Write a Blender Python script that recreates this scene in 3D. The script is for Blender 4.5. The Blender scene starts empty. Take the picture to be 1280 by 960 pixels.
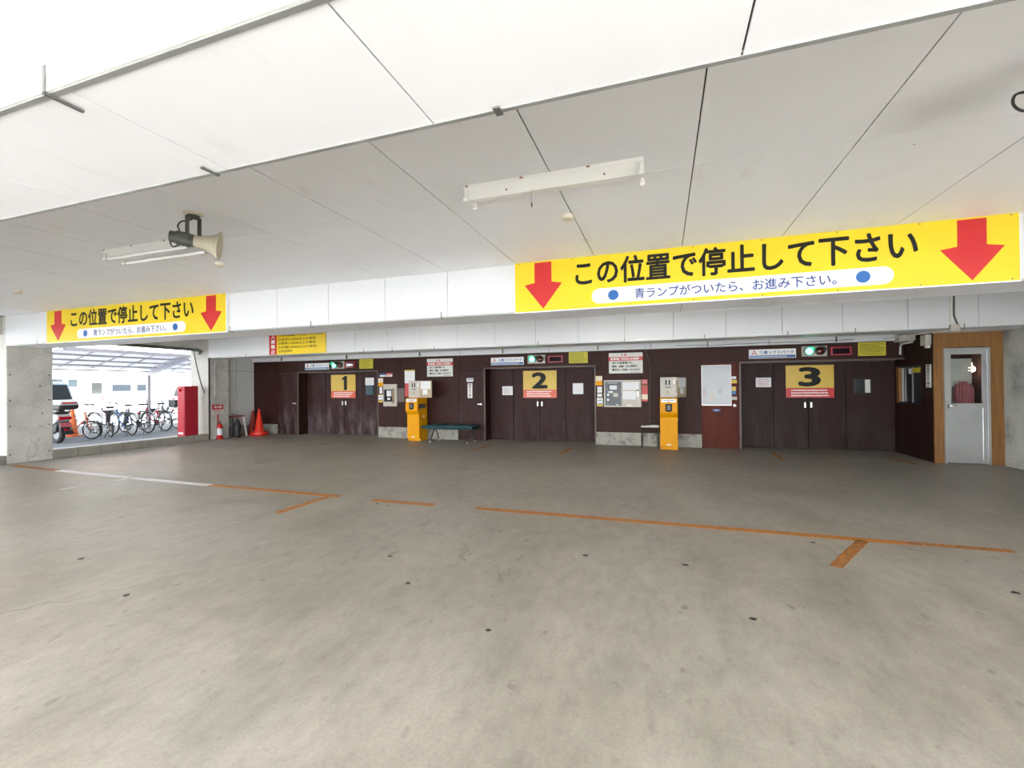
import bpy, bmesh, math, random
from mathutils import Vector, Matrix
random.seed(7)
SC = bpy.context.scene
COL = SC.collection

# ------------------------------------------------------------------ camera, sky, sun, exposure
yaw, pit, rol = math.radians(18.67), math.radians(.29), math.radians(-.526)
fw = Vector((-math.sin(yaw)*math.cos(pit), math.cos(yaw)*math.cos(pit), math.sin(pit)))
rt = Vector((math.cos(yaw), math.sin(yaw), 0)); up = rt.cross(fw)
rt, up = math.cos(rol)*rt + math.sin(rol)*up, -math.sin(rol)*rt + math.cos(rol)*up
cam = bpy.data.cameras.new('camera'); cam.sensor_fit = 'HORIZONTAL'; cam.sensor_width = 36
cam.lens = 557.0/1280*36; cam.clip_start = .05; cam.clip_end = 400
camo = bpy.data.objects.new('camera', cam); COL.objects.link(camo)
camo.matrix_world = Matrix(((rt.x, up.x, -fw.x, 0), (rt.y, up.y, -fw.y, 0), (rt.z, up.z, -fw.z, 1.41), (0, 0, 0, 1)))
SC.camera = camo
world = bpy.data.worlds.new('sky'); SC.world = world; world.use_nodes = True
bg = world.node_tree.nodes['Background']; bg.inputs[0].default_value = (.80, .91, 1, 1); bg.inputs[1].default_value = .26
sun = bpy.data.lights.new('sun', 'SUN'); sun.energy = 12.5; sun.angle = .01; sun.color = (.99, .99, 1)
suno = bpy.data.objects.new('sun', sun); COL.objects.link(suno)
suno.rotation_euler = Vector((-.6, -.5, -.75)).to_track_quat('-Z', 'Y').to_euler()
VS = SC.view_settings
VS.view_transform = 'Standard'; VS.look = 'None'; VS.gamma = 1; VS.use_curve_mapping = False
VS.exposure = 2.35

# ------------------------------------------------------------------ materials
def nodes(name):
    m = bpy.data.materials.new(name); m.use_nodes = True
    nt = m.node_tree
    return m, nt, nt.nodes['Principled BSDF']
def N(nt, kind, **kw):
    n = nt.nodes.new('ShaderNode' + kind)
    for k, v in kw.items():
        if k[0] == 'i' and k[1:].isdigit(): n.inputs[int(k[1:])].default_value = v
        else: setattr(n, k, v)
    return n
def pos(nt, scale=(1, 1, 1)):
    g = N(nt, 'NewGeometry'); mp = N(nt, 'Mapping'); mp.inputs['Scale'].default_value = scale
    nt.links.new(g.outputs['Position'], mp.inputs['Vector']); return mp.outputs[0]
def noise(nt, vec, scale, detail=5, rough=.6):
    n = N(nt, 'TexNoise'); n.inputs['Scale'].default_value = scale; n.inputs['Detail'].default_value = detail
    n.inputs['Roughness'].default_value = rough; nt.links.new(vec, n.inputs['Vector']); return n.outputs['Fac']
def ramp(nt, fac, stops):
    r = N(nt, 'ValToRGB'); e = r.color_ramp.elements
    while len(e) < len(stops): e.new(.5)
    for x, (p, c) in zip(e, stops):
        x.position = p; x.color = (c, c, c, 1) if isinstance(c, (int, float)) else (*c, 1)
    nt.links.new(fac, r.inputs[0]); return r.outputs[0]
def mix(nt, fac, a, b, mode='MIX'):
    m = N(nt, 'MixRGB'); m.blend_type = mode
    for i, v in enumerate((fac, a, b)):
        if isinstance(v, (int, float)): m.inputs[i].default_value = v if i == 0 else (v, v, v, 1)
        elif isinstance(v, tuple): m.inputs[i].default_value = (*v, 1)
        else: nt.links.new(v, m.inputs[i])
    return m.outputs[0]
def bump(nt, bs, h, strength, dist=.01):
    b = N(nt, 'Bump'); b.inputs['Strength'].default_value = strength; b.inputs['Distance'].default_value = dist
    nt.links.new(h, b.inputs['Height']); nt.links.new(b.outputs[0], bs.inputs['Normal'])
def plain(name, col, rough=.5, metal=0, var=.12, scale=6, emit=None, es=1, stretch=(1, 1, 1), trans=0, alpha=1, spec=.5):
    m, nt, bs = nodes(name)
    if var:
        f = noise(nt, pos(nt, stretch), scale)
        c = ramp(nt, f, [(.3, tuple(x*(1-var) for x in col)), (.7, tuple(min(1, x*(1+var)) for x in col))])
        nt.links.new(c, bs.inputs['Base Color'])
    else: bs.inputs['Base Color'].default_value = (*col, 1)
    bs.inputs['Roughness'].default_value = rough; bs.inputs['Metallic'].default_value = metal
    bs.inputs['Specular IOR Level'].default_value = spec
    if emit: bs.inputs['Emission Color'].default_value = (*emit, 1); bs.inputs['Emission Strength'].default_value = es
    if trans: bs.inputs['Transmission Weight'].default_value = trans; bs.inputs['IOR'].default_value = 1.45
    if alpha < 1: bs.inputs['Alpha'].default_value = alpha
    return m

def floor_mat():
    m, nt, bs = nodes('worn_concrete_floor'); p = pos(nt)
    big = noise(nt, p, .55, 6, .6); mid = noise(nt, pos(nt, (1, .45, 1)), 2.2, 8, .65); fine = noise(nt, p, 60, 4, .7)
    c = ramp(nt, big, [(.3, (.297, .266, .22)), (.5, (.342, .311, .262)), (.72, (.372, .347, .304))])
    c = mix(nt, .8, c, ramp(nt, mid, [(.28, .33), (.5, .5), (.75, .64)]), 'OVERLAY')
    c = mix(nt, .5, c, ramp(nt, noise(nt, pos(nt, (1, .5, 1)), 11, 9, .75), [(.3, .33), (.5, .5), (.7, .62)]), 'OVERLAY')
    c = mix(nt, .25, c, ramp(nt, fine, [(.3, .3), (.7, .7)]), 'OVERLAY')
    # small dark oil and dirt blots of its own shape
    for sc_, lo, hi, col, str_, k in ((3.1, .04, .085, (.17, .155, .125), .7, 0), (6.5, .06, .13, (.2, .18, .15), .65, 3), (1.7, .045, .085, (.2, .185, .155), .6, 9), (11, .06, .17, (.22, .2, .165), .6, 5)):
        v = N(nt, 'TexVoronoi'); v.inputs['Scale'].default_value = sc_
        mp = N(nt, 'Mapping'); mp.inputs['Location'].default_value = (k*3.3, k*1.7, 0); mp.inputs['Scale'].default_value = (1, .6, 0)
        w = N(nt, 'VectorMath'); w.operation = 'ADD'
        nz = N(nt, 'TexNoise'); nz.inputs['Scale'].default_value = 3; nz.inputs['Detail'].default_value = 4
        nt.links.new(p, nz.inputs['Vector']); sc2 = N(nt, 'VectorMath'); sc2.operation = 'SCALE'; sc2.inputs['Scale'].default_value = .22
        nt.links.new(nz.outputs['Color'], sc2.inputs[0]); nt.links.new(p, w.inputs[0]); nt.links.new(sc2.outputs[0], w.inputs[1])
        nt.links.new(w.outputs[0], mp.inputs[0]); nt.links.new(mp.outputs[0], v.inputs['Vector'])
        d = ramp(nt, v.outputs['Distance'], [(lo, 1.0), (hi, 0.0)])
        sep = N(nt, 'SeparateColor'); nt.links.new(v.outputs['Color'], sep.inputs[0])
        g = ramp(nt, sep.outputs[0], [(.45, 0.0), (.6, 1.0)])
        f = mix(nt, 1, d, g, 'MULTIPLY'); f2 = mix(nt, 1, f, str_, 'MULTIPLY')
        c = mix(nt, f2, c, col)
    # hairline cracks
    v = N(nt, 'TexVoronoi'); v.feature = 'DISTANCE_TO_EDGE'; v.inputs['Scale'].default_value = .33
    nz = N(nt, 'TexNoise'); nz.inputs['Scale'].default_value = 1.4; nz.inputs['Detail'].default_value = 8; nt.links.new(p, nz.inputs['Vector'])
    s = N(nt, 'VectorMath'); s.operation = 'SCALE'; s.inputs['Scale'].default_value = .9; nt.links.new(nz.outputs['Color'], s.inputs[0])
    a = N(nt, 'VectorMath'); a.operation = 'ADD'; nt.links.new(p, a.inputs[0]); nt.links.new(s.outputs[0], a.inputs[1]); nt.links.new(a.outputs[0], v.inputs['Vector'])
    cr = ramp(nt, v.outputs['Distance'], [(0, 1.0), (.004, 0.0)])
    gate = ramp(nt, noise(nt, p, .8, 3), [(.5, 0.0), (.58, .55)])
    c = mix(nt, mix(nt, 1, cr, gate, 'MULTIPLY'), c, (.13, .12, .10))
    nt.links.new(c, bs.inputs['Base Color'])
    nt.links.new(ramp(nt, mid, [(.3, .36), (.7, .6)]), bs.inputs['Roughness'])
    bs.inputs['Specular IOR Level'].default_value = .45
    bump(nt, bs, fine, .12, .004)
    return m
def concrete_mat(name, col, crack=0.0, stain=.3, scale=1.0):
    m, nt, bs = nodes(name); p = pos(nt)
    big = noise(nt, p, 1.4*scale, 7, .65); fine = noise(nt, p, 38, 5, .7)
    lo = tuple(x*(1-stain) for x in col); hi = tuple(min(1, x*1.15) for x in col)
    c = ramp(nt, big, [(.3, lo), (.5, col), (.75, hi)])
    c = mix(nt, .3, c, ramp(nt, fine, [(.3, .3), (.7, .7)]), 'OVERLAY')
    if crack:
        v = N(nt, 'TexVoronoi'); v.feature = 'DISTANCE_TO_EDGE'; v.inputs['Scale'].default_value = 2.6
        nz = N(nt, 'TexNoise'); nz.inputs['Scale'].default_value = 5; nz.inputs['Detail'].default_value = 6; nt.links.new(p, nz.inputs['Vector'])
        s = N(nt, 'VectorMath'); s.operation = 'SCALE'; s.inputs['Scale'].default_value = .25; nt.links.new(nz.outputs['Color'], s.inputs[0])
        a = N(nt, 'VectorMath'); a.operation = 'ADD'; nt.links.new(p, a.inputs[0]); nt.links.new(s.outputs[0], a.inputs[1]); nt.links.new(a.outputs[0], v.inputs['Vector'])
        cr = mix(nt, 1, ramp(nt, v.outputs['Distance'], [(0, crack), (.022, 0.0)]), ramp(nt, noise(nt, p, 2.2, 3), [(.42, .15), (.6, 1.0)]), 'MULTIPLY')
        c = mix(nt, cr, c, tuple(x*.35 for x in col))
    nt.links.new(c, bs.inputs['Base Color']); bs.inputs['Roughness'].default_value = .85; bs.inputs['Specular IOR Level'].default_value = .3
    bump(nt, bs, fine, .2, .005)
    return m
def panel_mat(name, col, stain):
    m, nt, bs = nodes(name); p = pos(nt)
    c = ramp(nt, noise(nt, p, .9, 5), [(.3, tuple(x*.95 for x in col)), (.7, col)])
    st = ramp(nt, noise(nt, pos(nt, (1.6, .5, 1)), 2.6, 8, .7), [(.56, 0.0), (.76, stain)])
    c = mix(nt, mix(nt, 1, st, ramp(nt, noise(nt, p, .7, 2), [(.45, .1), (.6, 1.0)]), 'MULTIPLY'), c, (.48, .37, .24))
    v = N(nt, 'TexVoronoi'); v.inputs['Scale'].default_value = 3.2; nt.links.new(p, v.inputs['Vector'])
    c = mix(nt, ramp(nt, v.outputs['Distance'], [(.018, .75), (.026, 0.0)]), c, (.22, .21, .2))
    nt.links.new(c, bs.inputs['Base Color']); bs.inputs['Roughness'].default_value = .55; bs.inputs['Specular IOR Level'].default_value = .35
    return m
def brown_mat(name, col, dust, dustcol=(.2, .17, .18), base_z=True):
    m, nt, bs = nodes(name)
    st = noise(nt, pos(nt, (3, 3, .35)), 2.6, 7, .65)
    c = ramp(nt, st, [(.25, tuple(x*.7 for x in col)), (.75, tuple(x*1.3 for x in col))])
    f = ramp(nt, noise(nt, pos(nt, (2.2, 2.2, .55)), 2.0, 8, .7), [(.45, 0.0), (.78, dust)])
    if base_z:   # road dust thrown up on the lower half
        g = N(nt, 'NewGeometry'); s = N(nt, 'SeparateXYZ'); nt.links.new(g.outputs['Position'], s.inputs[0])
        z = ramp(nt, s.outputs['Z'], [(.0, 1.0), (.5, .7), (1.0, .15)])
        f = mix(nt, 1, f, z, 'MULTIPLY')
    c = mix(nt, f, c, dustcol)
    nt.links.new(c, bs.inputs['Base Color']); bs.inputs['Roughness'].default_value = .5; bs.inputs['Specular IOR Level'].default_value = .16
    return m
def worn_paint(name, col, keep=.5, wear=None):
    m, nt, bs = nodes(name); p = pos(nt)
    c = ramp(nt, noise(nt, p, 5), [(.3, tuple(x*.8 for x in col)), (.7, col)]); nt.links.new(c, bs.inputs['Base Color'])
    a = ramp(nt, noise(nt, pos(nt, (1.2, 1, 1)), 26, 6, .8), [(keep-.14, 0.0), (keep, 1.0)])
    nt.links.new(a, bs.inputs['Alpha']); bs.inputs['Roughness'].default_value = .55
    return m
def wood_mat(name, col):
    m, nt, bs = nodes(name)
    w = noise(nt, pos(nt, (14, 14, .8)), 2.4, 6, .6)
    c = ramp(nt, w, [(.3, tuple(x*.7 for x in col)), (.7, tuple(min(1, x*1.2) for x in col))])
    nt.links.new(c, bs.inputs['Base Color']); bs.inputs['Roughness'].default_value = .5
    return m

MT = dict(
    floor=floor_mat(),
    concrete=concrete_mat('grey_concrete', (.50, .495, .455), .0, .35),
    cracked=concrete_mat('cracked_concrete', (.53, .52, .48), .55, .25),
    rightcon=concrete_mat('stained_concrete', (.46, .47, .43), .25, .55),
    block=concrete_mat('concrete_block', (.30, .28, .24), 0, .3),
    skirt=concrete_mat('stained_skirting', (.33, .32, .28), 0, .6, 4),
    asphalt=concrete_mat('asphalt', (.27, .29, .32), 0, .3),
    paving=concrete_mat('pale_paving', (.72, .72, .71), 0, .2),
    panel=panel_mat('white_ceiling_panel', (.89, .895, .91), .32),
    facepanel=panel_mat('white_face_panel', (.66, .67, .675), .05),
    greypanel=panel_mat('grey_panel', (.74, .75, .73), .1),
    backing=plain('dark_joint', (.06, .058, .05), .9),
    alu=plain('aluminium_trim', (.42, .43, .42), .4, .6, .1),
    alustrap=plain('grey_strap', (.16, .16, .15), .5, .4),
    facade=plain('bounce_facade', (.86, .86, .86), .8, 0, .03),  # bright white so the added street building throws light into the hall
    headtrim=plain('brown_metal_trim', (.11, .085, .075), .45, .3),
    vglass=plain('vehicle_window', (.022, .028, .034), .35, 0, 0, spec=.2),
    ledon=plain('lit_display_text', (.8, .7, .9), .4, 0, 0, emit=(.75, .6, 1), es=.5),
    alud=plain('dark_metal', (.10, .10, .095), .45, .7),
    silver=plain('silver_metal', (.62, .63, .64), .3, .8, .05),
    brown=brown_mat('brown_wall', (.037, .0135, .010), .18, (.10, .065, .055)),
    doorbrown=brown_mat('brown_door_dusty', (.038, .016, .0145), .9, (.21, .18, .195)),
    doorbrown2=brown_mat('brown_door', (.033, .0128, .011), .40, (.14, .11, .115)),
    doorbrown3=brown_mat('dark_brown_door', (.027, .0125, .011), .35, (.12, .11, .115)),
    officebrown=brown_mat('dark_office_wall', (.026, .010, .008), .12, (.1, .08, .07)),
    reddoor=brown_mat('red_brown_door', (.088, .013, .006), .15, (.2, .08, .05)),
    wood=wood_mat('orange_plywood', (.24, .108, .026)),
    yellow=plain('yellow_sign', (.73, .54, .008), .35, 0, .03),
    yellow2=plain('mustard_sign', (.60, .40, .04), .4, 0, .04),
    yellow3=plain('bright_yellow_sign', (.80, .58, .01), .4, 0, .04),
    yelnote=plain('yellow_notice', (.52, .46, .02), .5, 0, .05),
    machine=plain('yellow_machine_paint', (.70, .31, .0), .5, 0, .05, spec=.2),
    red=plain('red_print', (.50, .009, .011), .4, 0, .05),
    orangered=plain('orange_red_print', (.62, .10, .04), .4, 0, .05),
    coral=plain('red_label', (.5, .06, .06), .5, 0, .1),
    black=plain('black_print', (.010, .010, .008), .5, 0, 0, spec=.2),
    blue=plain('blue_print', (.01, .11, .36), .4, 0, .03),
    navy=plain('navy_print', (.01, .05, .22), .4, 0, .03),
    white=plain('white_paint', (.80, .80, .78), .4, 0, .04),
    offwhite=plain('off_white_plate', (.66, .66, .61), .45, 0, .05),
    paper=plain('paper', (.72, .73, .74), .7, 0, .05, 14),
    beige=plain('beige_metal', (.46, .43, .37), .45, 0, .08),
    beige2=plain('tan_metal', (.42, .33, .20), .5, 0, .1),
    greymetal=plain('slate_metal', (.075, .085, .095), .4, .2, .1),
    lampwhite=plain('white_enamel', (.84, .83, .78), .35, 0, .03),
    filltube=plain('added_fill_tube', (.9, .9, .9), .3, 0, 0, emit=(1, .97, .92), es=3.9),  # glow of the added fixtures behind the middle beam
    tube=plain('white_glass_tube', (.86, .87, .86), .2, 0, 0),
    rust=plain('rust', (.30, .16, .07), .8),
    horn=plain('beige_horn', (.50, .45, .33), .5, 0, .08),
    gunmetal=plain('dark_grey_driver', (.10, .105, .09), .5, .3, .1),
    ivory=plain('ivory_plastic', (.70, .64, .50), .5, 0, .05),
    teal=plain('teal_vinyl', (.014, .065, .078), .4, 0, .1),
    rubber=plain('black_rubber', (.02, .02, .02), .6, 0, .1),
    cone=plain('red_plastic', (.72, .03, .012), .4, 0, .08),
    oldcone=plain('faded_dark_red_plastic', (.30, .03, .025), .5, 0, .1),
    orange=plain('orange_plastic', (.9, .2, .05), .4, 0, .05),
    ext=plain('extinguisher_red', (.55, .015, .015), .25, 0, .03),
    hydrant=plain('hydrant_red', (.40, .018, .035), .35, 0, .04),
    greenlamp=plain('green_lamp', (.05, .7, .4), .3, 0, 0, emit=(.06, 1.0, .42), es=2.6),
    redlamp=plain('unlit_red_lamp', (.10, .015, .012), .25, 0, 0),
    ledred=plain('red_display_frame', (.38, .01, .02), .35, 0, 0),
    leddark=plain('display_glass', (.01, .006, .012), .08, 0, 0),
    whiteboard=plain('whiteboard', (.38, .40, .42), .3, 0, .05, 4),
    glass=plain('clear_glass', (.9, .95, .95), .03, 0, 0, trans=1),
    dkglass=plain('dark_glass', (.02, .025, .03), .05, 0, 0, spec=.8),
    blueglass=plain('blue_grey_glass', (.03, .07, .09), .1, 0, 0, spec=.8),
    pwhite=plain('white_vehicle_paint', (.80, .82, .85), .2, 0, 0),
    silverpaint=plain('pale_blue_vehicle_paint', (.45, .55, .68), .25, .2, 0),
    tailred=plain('tail_light_red', (.5, .01, .02), .15, 0, 0),
    pinklens=plain('pale_red_reflector', (.6, .15, .18), .3, 0, 0),
    darkplastic=plain('dark_plastic', (.035, .037, .04), .45, 0, .1),
    chrome=plain('chrome', (.7, .7, .7), .15, 1, 0),
    bikeblue=plain('blue_bicycle_paint', (.04, .12, .32), .3, .1, 0),
    bikedark=plain('navy_bicycle_paint', (.025, .035, .07), .3, .1, 0),
    bikered=plain('crimson_bicycle_paint', (.42, .01, .06), .3, .1, 0),
    bikeorange=plain('orange_bicycle_paint', (.75, .2, .07), .3, 0, 0),
    bikewhite=plain('white_bicycle_paint', (.75, .77, .78), .3, 0, 0),
    poly=plain('pale_blue_polycarbonate', (.62, .71, .78), .35, 0, 0, trans=.9),
    canopysteel=plain('pale_lilac_steel', (.55, .53, .60), .45, .2, .05),
    housewall=plain('cream_house_wall', (.72, .70, .62), .8, 0, .05),
    roofpink=plain('pale_red_roof', (.55, .30, .26), .8, 0, .1),
    pinkcloth=plain('pinkish_red_cloth', (.42, .10, .12), .8, 0, .25, 9),
    linor=worn_paint('worn_orange_line', (.52, .20, .035), .44),
    linthin=worn_paint('badly_worn_orange_line', (.50, .20, .045), .52),
    linglare=worn_paint('worn_line_in_glare', (.85, .85, .86), .44),  # orange line painted white where glare washes it out
    tar=plain('black_tar', (.02, .022, .025), .5),
    redscrap=plain('red_scrap', (.4, .08, .04), .6),
    warmlamp=plain('warm_lamp', (1, .8, .5), .4, 0, 0, emit=(1, .75, .45), es=1.2),
    ltgreen=plain('pale_green_plate', (.45, .55, .45), .5),
)

# ------------------------------------------------------------------ mesh helpers
class MB:
    def __init__(s): s.v = []; s.f = []
    def add(s, vs, fs):
        o = len(s.v); s.v += [tuple(v) for v in vs]; s.f += [tuple(i+o for i in f) for f in fs]; return s
    def box(s, x0, x1, y0, y1, z0, z1):
        return s.add([(x, y, z) for z in (z0, z1) for y in (y0, y1) for x in (x0, x1)],
                     [(0, 2, 3, 1), (4, 5, 7, 6), (0, 1, 5, 4), (2, 6, 7, 3), (0, 4, 6, 2), (1, 3, 7, 5)])
    def obox(s, c, size, M3):
        t = MB().box(-size[0]/2, size[0]/2, -size[1]/2, size[1]/2, -size[2]/2, size[2]/2)
        return s.add([Vector(c) + M3 @ Vector(v) for v in t.v], t.f)
    def cyl(s, p0, p1, r0, r1=None, n=12):
        r1 = r0 if r1 is None else r1; p0, p1 = Vector(p0), Vector(p1); d = (p1-p0).normalized()
        a = d.orthogonal().normalized(); b = d.cross(a); vs = []
        for p, r in ((p0, r0), (p1, r1)):
            vs += [p + r*(math.cos(2*math.pi*i/n)*a + math.sin(2*math.pi*i/n)*b) for i in range(n)]
        return s.add(vs, [(i, (i+1) % n, n+(i+1) % n, n+i) for i in range(n)] + [tuple(range(n-1, -1, -1)), tuple(range(n, 2*n))])
    def bar(s, p0, p1, w, h):      # square bar between two points
        p0, p1 = Vector(p0), Vector(p1); d = p1-p0; L = d.length; d.normalize()
        a = Vector((0, 0, 1)).cross(d)
        a = Vector((1, 0, 0)) if a.length < 1e-4 else a.normalized()
        b = d.cross(a); vs = [p + i*w/2*a + j*h/2*b for p in (p0, p1) for i, j in ((-1, -1), (1, -1), (1, 1), (-1, 1))]
        return s.add(vs, [(3, 2, 1, 0), (4, 5, 6, 7)] + [(i, (i+1) % 4, 4+(i+1) % 4, 4+i) for i in range(4)])
    def tube(s, pts, r, n=8):
        pts = [Vector(p) for p in pts]; rings = []; prev = None
        for i, p in enumerate(pts):
            d = (pts[min(i+1, len(pts)-1)] - pts[max(i-1, 0)]).normalized()
            a = d.orthogonal() if prev is None else prev - d*prev.dot(d)
            a.normalize(); prev = a; b = d.cross(a)
            rings.append([p + r*(math.cos(2*math.pi*k/n)*a + math.sin(2*math.pi*k/n)*b) for k in range(n)])
        vs = [v for rg in rings for v in rg]; m = len(pts)
        fs = [(j*n+i, j*n+(i+1) % n, (j+1)*n+(i+1) % n, (j+1)*n+i) for j in range(m-1) for i in range(n)]
        return s.add(vs, fs + [tuple(range(n-1, -1, -1)), tuple(range((m-1)*n, m*n))])
    def prism(s, poly, axis, a0, a1):
        def P(u, v, a): return {'x': (a, u, v), 'y': (u, a, v), 'z': (u, v, a)}[axis]
        n = len(poly)
        return s.add([P(u, v, a0) for u, v in poly] + [P(u, v, a1) for u, v in poly],
                     [tuple(range(n)), tuple(range(2*n-1, n-1, -1))] + [(i, n+i, n+(i+1) % n, (i+1) % n) for i in range(n)])
    def lathe(s, prof, o, d, n=20):
        o, d = Vector(o), Vector(d).normalized(); a = d.orthogonal().normalized(); b = d.cross(a); vs = []
        for r, h in prof:
            vs += [o + d*h + r*(math.cos(2*math.pi*i/n)*a + math.sin(2*math.pi*i/n)*b) for i in range(n)]
        m = len(prof)
        return s.add(vs, [(j*n+i, j*n+(i+1) % n, (j+1)*n+(i+1) % n, (j+1)*n+i) for j in range(m-1) for i in range(n)] +
                     [tuple(range(n-1, -1, -1)), tuple(range((m-1)*n, m*n))])
    def torus(s, c, ax, R, r, n=28, m=8):
        c, ax = Vector(c), Vector(ax).normalized(); a = ax.orthogonal().normalized(); b = ax.cross(a); vs = []
        for i in range(n):
            t = 2*math.pi*i/n; e = math.cos(t)*a + math.sin(t)*b
            vs += [c + e*(R + r*math.cos(2*math.pi*k/m)) + ax*r*math.sin(2*math.pi*k/m) for k in range(m)]
        return s.add(vs, [(i*m+k, i*m+(k+1) % m, ((i+1) % n)*m+(k+1) % m, ((i+1) % n)*m+k) for i in range(n) for k in range(m)])
    def disc(s, c, rx, rz, axis='y', n=20, t=.004):
        c = Vector(c); poly = [(math.cos(2*math.pi*i/n)*rx, math.sin(2*math.pi*i/n)*rz) for i in range(n)]
        k = MB().prism(poly, axis, -t/2, t/2); return s.add([c + Vector(v) for v in k.v], k.f)
    def mesh(s, name):
        me = bpy.data.meshes.new(name); me.from_pydata(s.v, [], s.f)
        bm = bmesh.new(); bm.from_mesh(me); bmesh.ops.recalc_face_normals(bm, faces=bm.faces); bm.to_mesh(me); bm.free()
        return me
    def build(s, name, mat, parent=None, smooth=False, bevel=0, label=None, seg=2):
        me = s.mesh(name); me.materials.append(MT[mat]); o = bpy.data.objects.new(name, me); COL.objects.link(o)
        o.parent = parent
        if bevel:
            b = o.modifiers.new('bevel', 'BEVEL'); b.width = bevel; b.segments = seg; b.limit_method = 'ANGLE'
        if smooth:
            for p in me.polygons: p.use_smooth = True
            me.set_sharp_from_angle(angle=math.radians(38))
        if label: o['label'] = label
        return o
def box(*a): return MB().box(*a)
def curve(pts, k=5):          # Catmull-Rom through the points
    P = [Vector(p) for p in pts]; P = [2*P[0]-P[1]]+P+[2*P[-1]-P[-2]]; out = []
    for i in range(1, len(P)-2):
        a, b, c, d = P[i-1:i+3]
        for j in range(k):
            t = j/k; out.append(.5*((2*b)+(c-a)*t+(2*a-5*b+4*c-d)*t*t+(3*b-a-3*c+d)*t**3))
    return out+[P[-2]]
def tag(o, label, cat, group=None, kind=None):
    o['label'] = label
    if cat: o['category'] = cat
    if group: o['group'] = group
    if kind: o['kind'] = kind
    return o
def thing(name, label, cat, loc=(0, 0, 0), rz=0, group=None, kind=None):
    o = bpy.data.objects.new(name, None); COL.objects.link(o); o.empty_display_size = .1
    o.location = loc; o.rotation_euler = (0, 0, rz)
    return tag(o, label, cat, group, kind)
def setting(name, label, loc=(0, 0, 0)): return thing(name, label, None, loc, 0, None, 'structure')
def copy_tree(o, parent=None):
    c = o.copy(); COL.objects.link(c); c.parent = parent
    for ch in o.children: copy_tree(ch, c)
    return c
def piece(src, parent, loc):
    c = src.copy(); COL.objects.link(c); c.parent = parent; c.location = loc; return c

# lettering: text laid flat in a box of the plane x-z, reading towards -y (facing the camera side), as real raised mesh
_txt = {}
def text(body, mat, parent, x0, x1, z0, z1, y, bold=0.0, name='lettering', split=False):
    key = (body, bold)
    if key not in _txt:
        cu = bpy.data.curves.new('t', 'FONT'); cu.body = body; cu.resolution_u = 3
        t = bpy.data.objects.new('t', cu); COL.objects.link(t); bpy.context.view_layer.update()
        me = bpy.data.meshes.new_from_object(t.evaluated_get(bpy.context.evaluated_depsgraph_get()))
        v0 = [tuple(v.co) for v in me.vertices]; f0 = [tuple(p.vertices) for p in me.polygons]; vs, fs = [], []
        offs = [(0, 0)] + ([(bold*math.cos(2*math.pi*k/8), bold*math.sin(2*math.pi*k/8)) for k in range(8)] if bold else [])
        for k, (ox, oy) in enumerate(offs):          # thick rounded strokes: the glyph swept round a small circle
            n0 = len(vs); vs += [(x+ox, y+oy, k*.00003) for x, y, z in v0]; fs += [tuple(i+n0 for i in f) for f in f0]
        bpy.data.objects.remove(t); bpy.data.curves.remove(cu); bpy.data.meshes.remove(me)
        _txt[key] = (vs, fs)
    vs, fs = _txt[key]
    xs = [v[0] for v in vs]; ys = [v[1] for v in vs]; ax, bx, ay, by = min(xs), max(xs), min(ys), max(ys)
    sx = (x1-x0)/max(1e-6, bx-ax); sz = (z1-z0)/max(1e-6, by-ay)
    P = [(x0+(v[0]-ax)*sx, y-v[2], z0+(v[1]-ay)*sz) for v in vs]
    sets = {0: fs}
    if split:                          # every character a part of its own
        sets = {}; n = len(body); adv = (bx-ax+.06)/n
        for f in fs: sets.setdefault(min(n-1, int((sum(vs[i][0] for i in f)/len(f)-ax+.03)/adv)), []).append(f)
    for k in sorted(sets):
        used = sorted({i for f in sets[k] for i in f}); ix = {i: j for j, i in enumerate(used)}
        nm = 'character' if split else name
        me = bpy.data.meshes.new(nm); me.from_pydata([P[i] for i in used], [], [tuple(ix[i] for i in f) for f in sets[k]])
        me.materials.append(MT[mat]); o = bpy.data.objects.new(nm, me); COL.objects.link(o); o.parent = parent
        if not split and len(body) > 1: o['kind'] = 'stuff'
    return o
def fine_print(mat, parent, x0, x1, z0, z1, y, rows, seed=1, h=.55, cw=1.0, name='fine_print'):
    r = random.Random(seed); mb = MB(); rh = (z1-z0)/rows
    for i in range(rows):
        z = z1 - (i+.5)*rh; x = x0; end = x1 - r.random()*.2*(x1-x0)
        while x < end:
            w = rh*cw*(.4+.4*r.random()); mb.box(x, min(x+w, x1), y-.0008, y, z-rh*h/2, z+rh*h/2*(.6+.4*r.random())); x += w + rh*cw*.22
    o = mb.build(name, mat, parent); o['kind'] = 'stuff'; return o

# ------------------------------------------------------------------ dimensions of the place
G0, GP = .205, .905                       # joint grid of the white boards along x
XL, XR = -11.9, 5.44
ZC, ZB = 2.84, 2.27                       # ceiling, underside of the beams
YW, YD = 10.75, 11.10                     # brown wall face, recessed lift doors
def grid(a, b):
    c = [a]; n = math.ceil((a-G0)/GP + .12)
    while G0+n*GP < b-.1: c.append(G0+n*GP); n += 1
    return c+[b]

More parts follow.
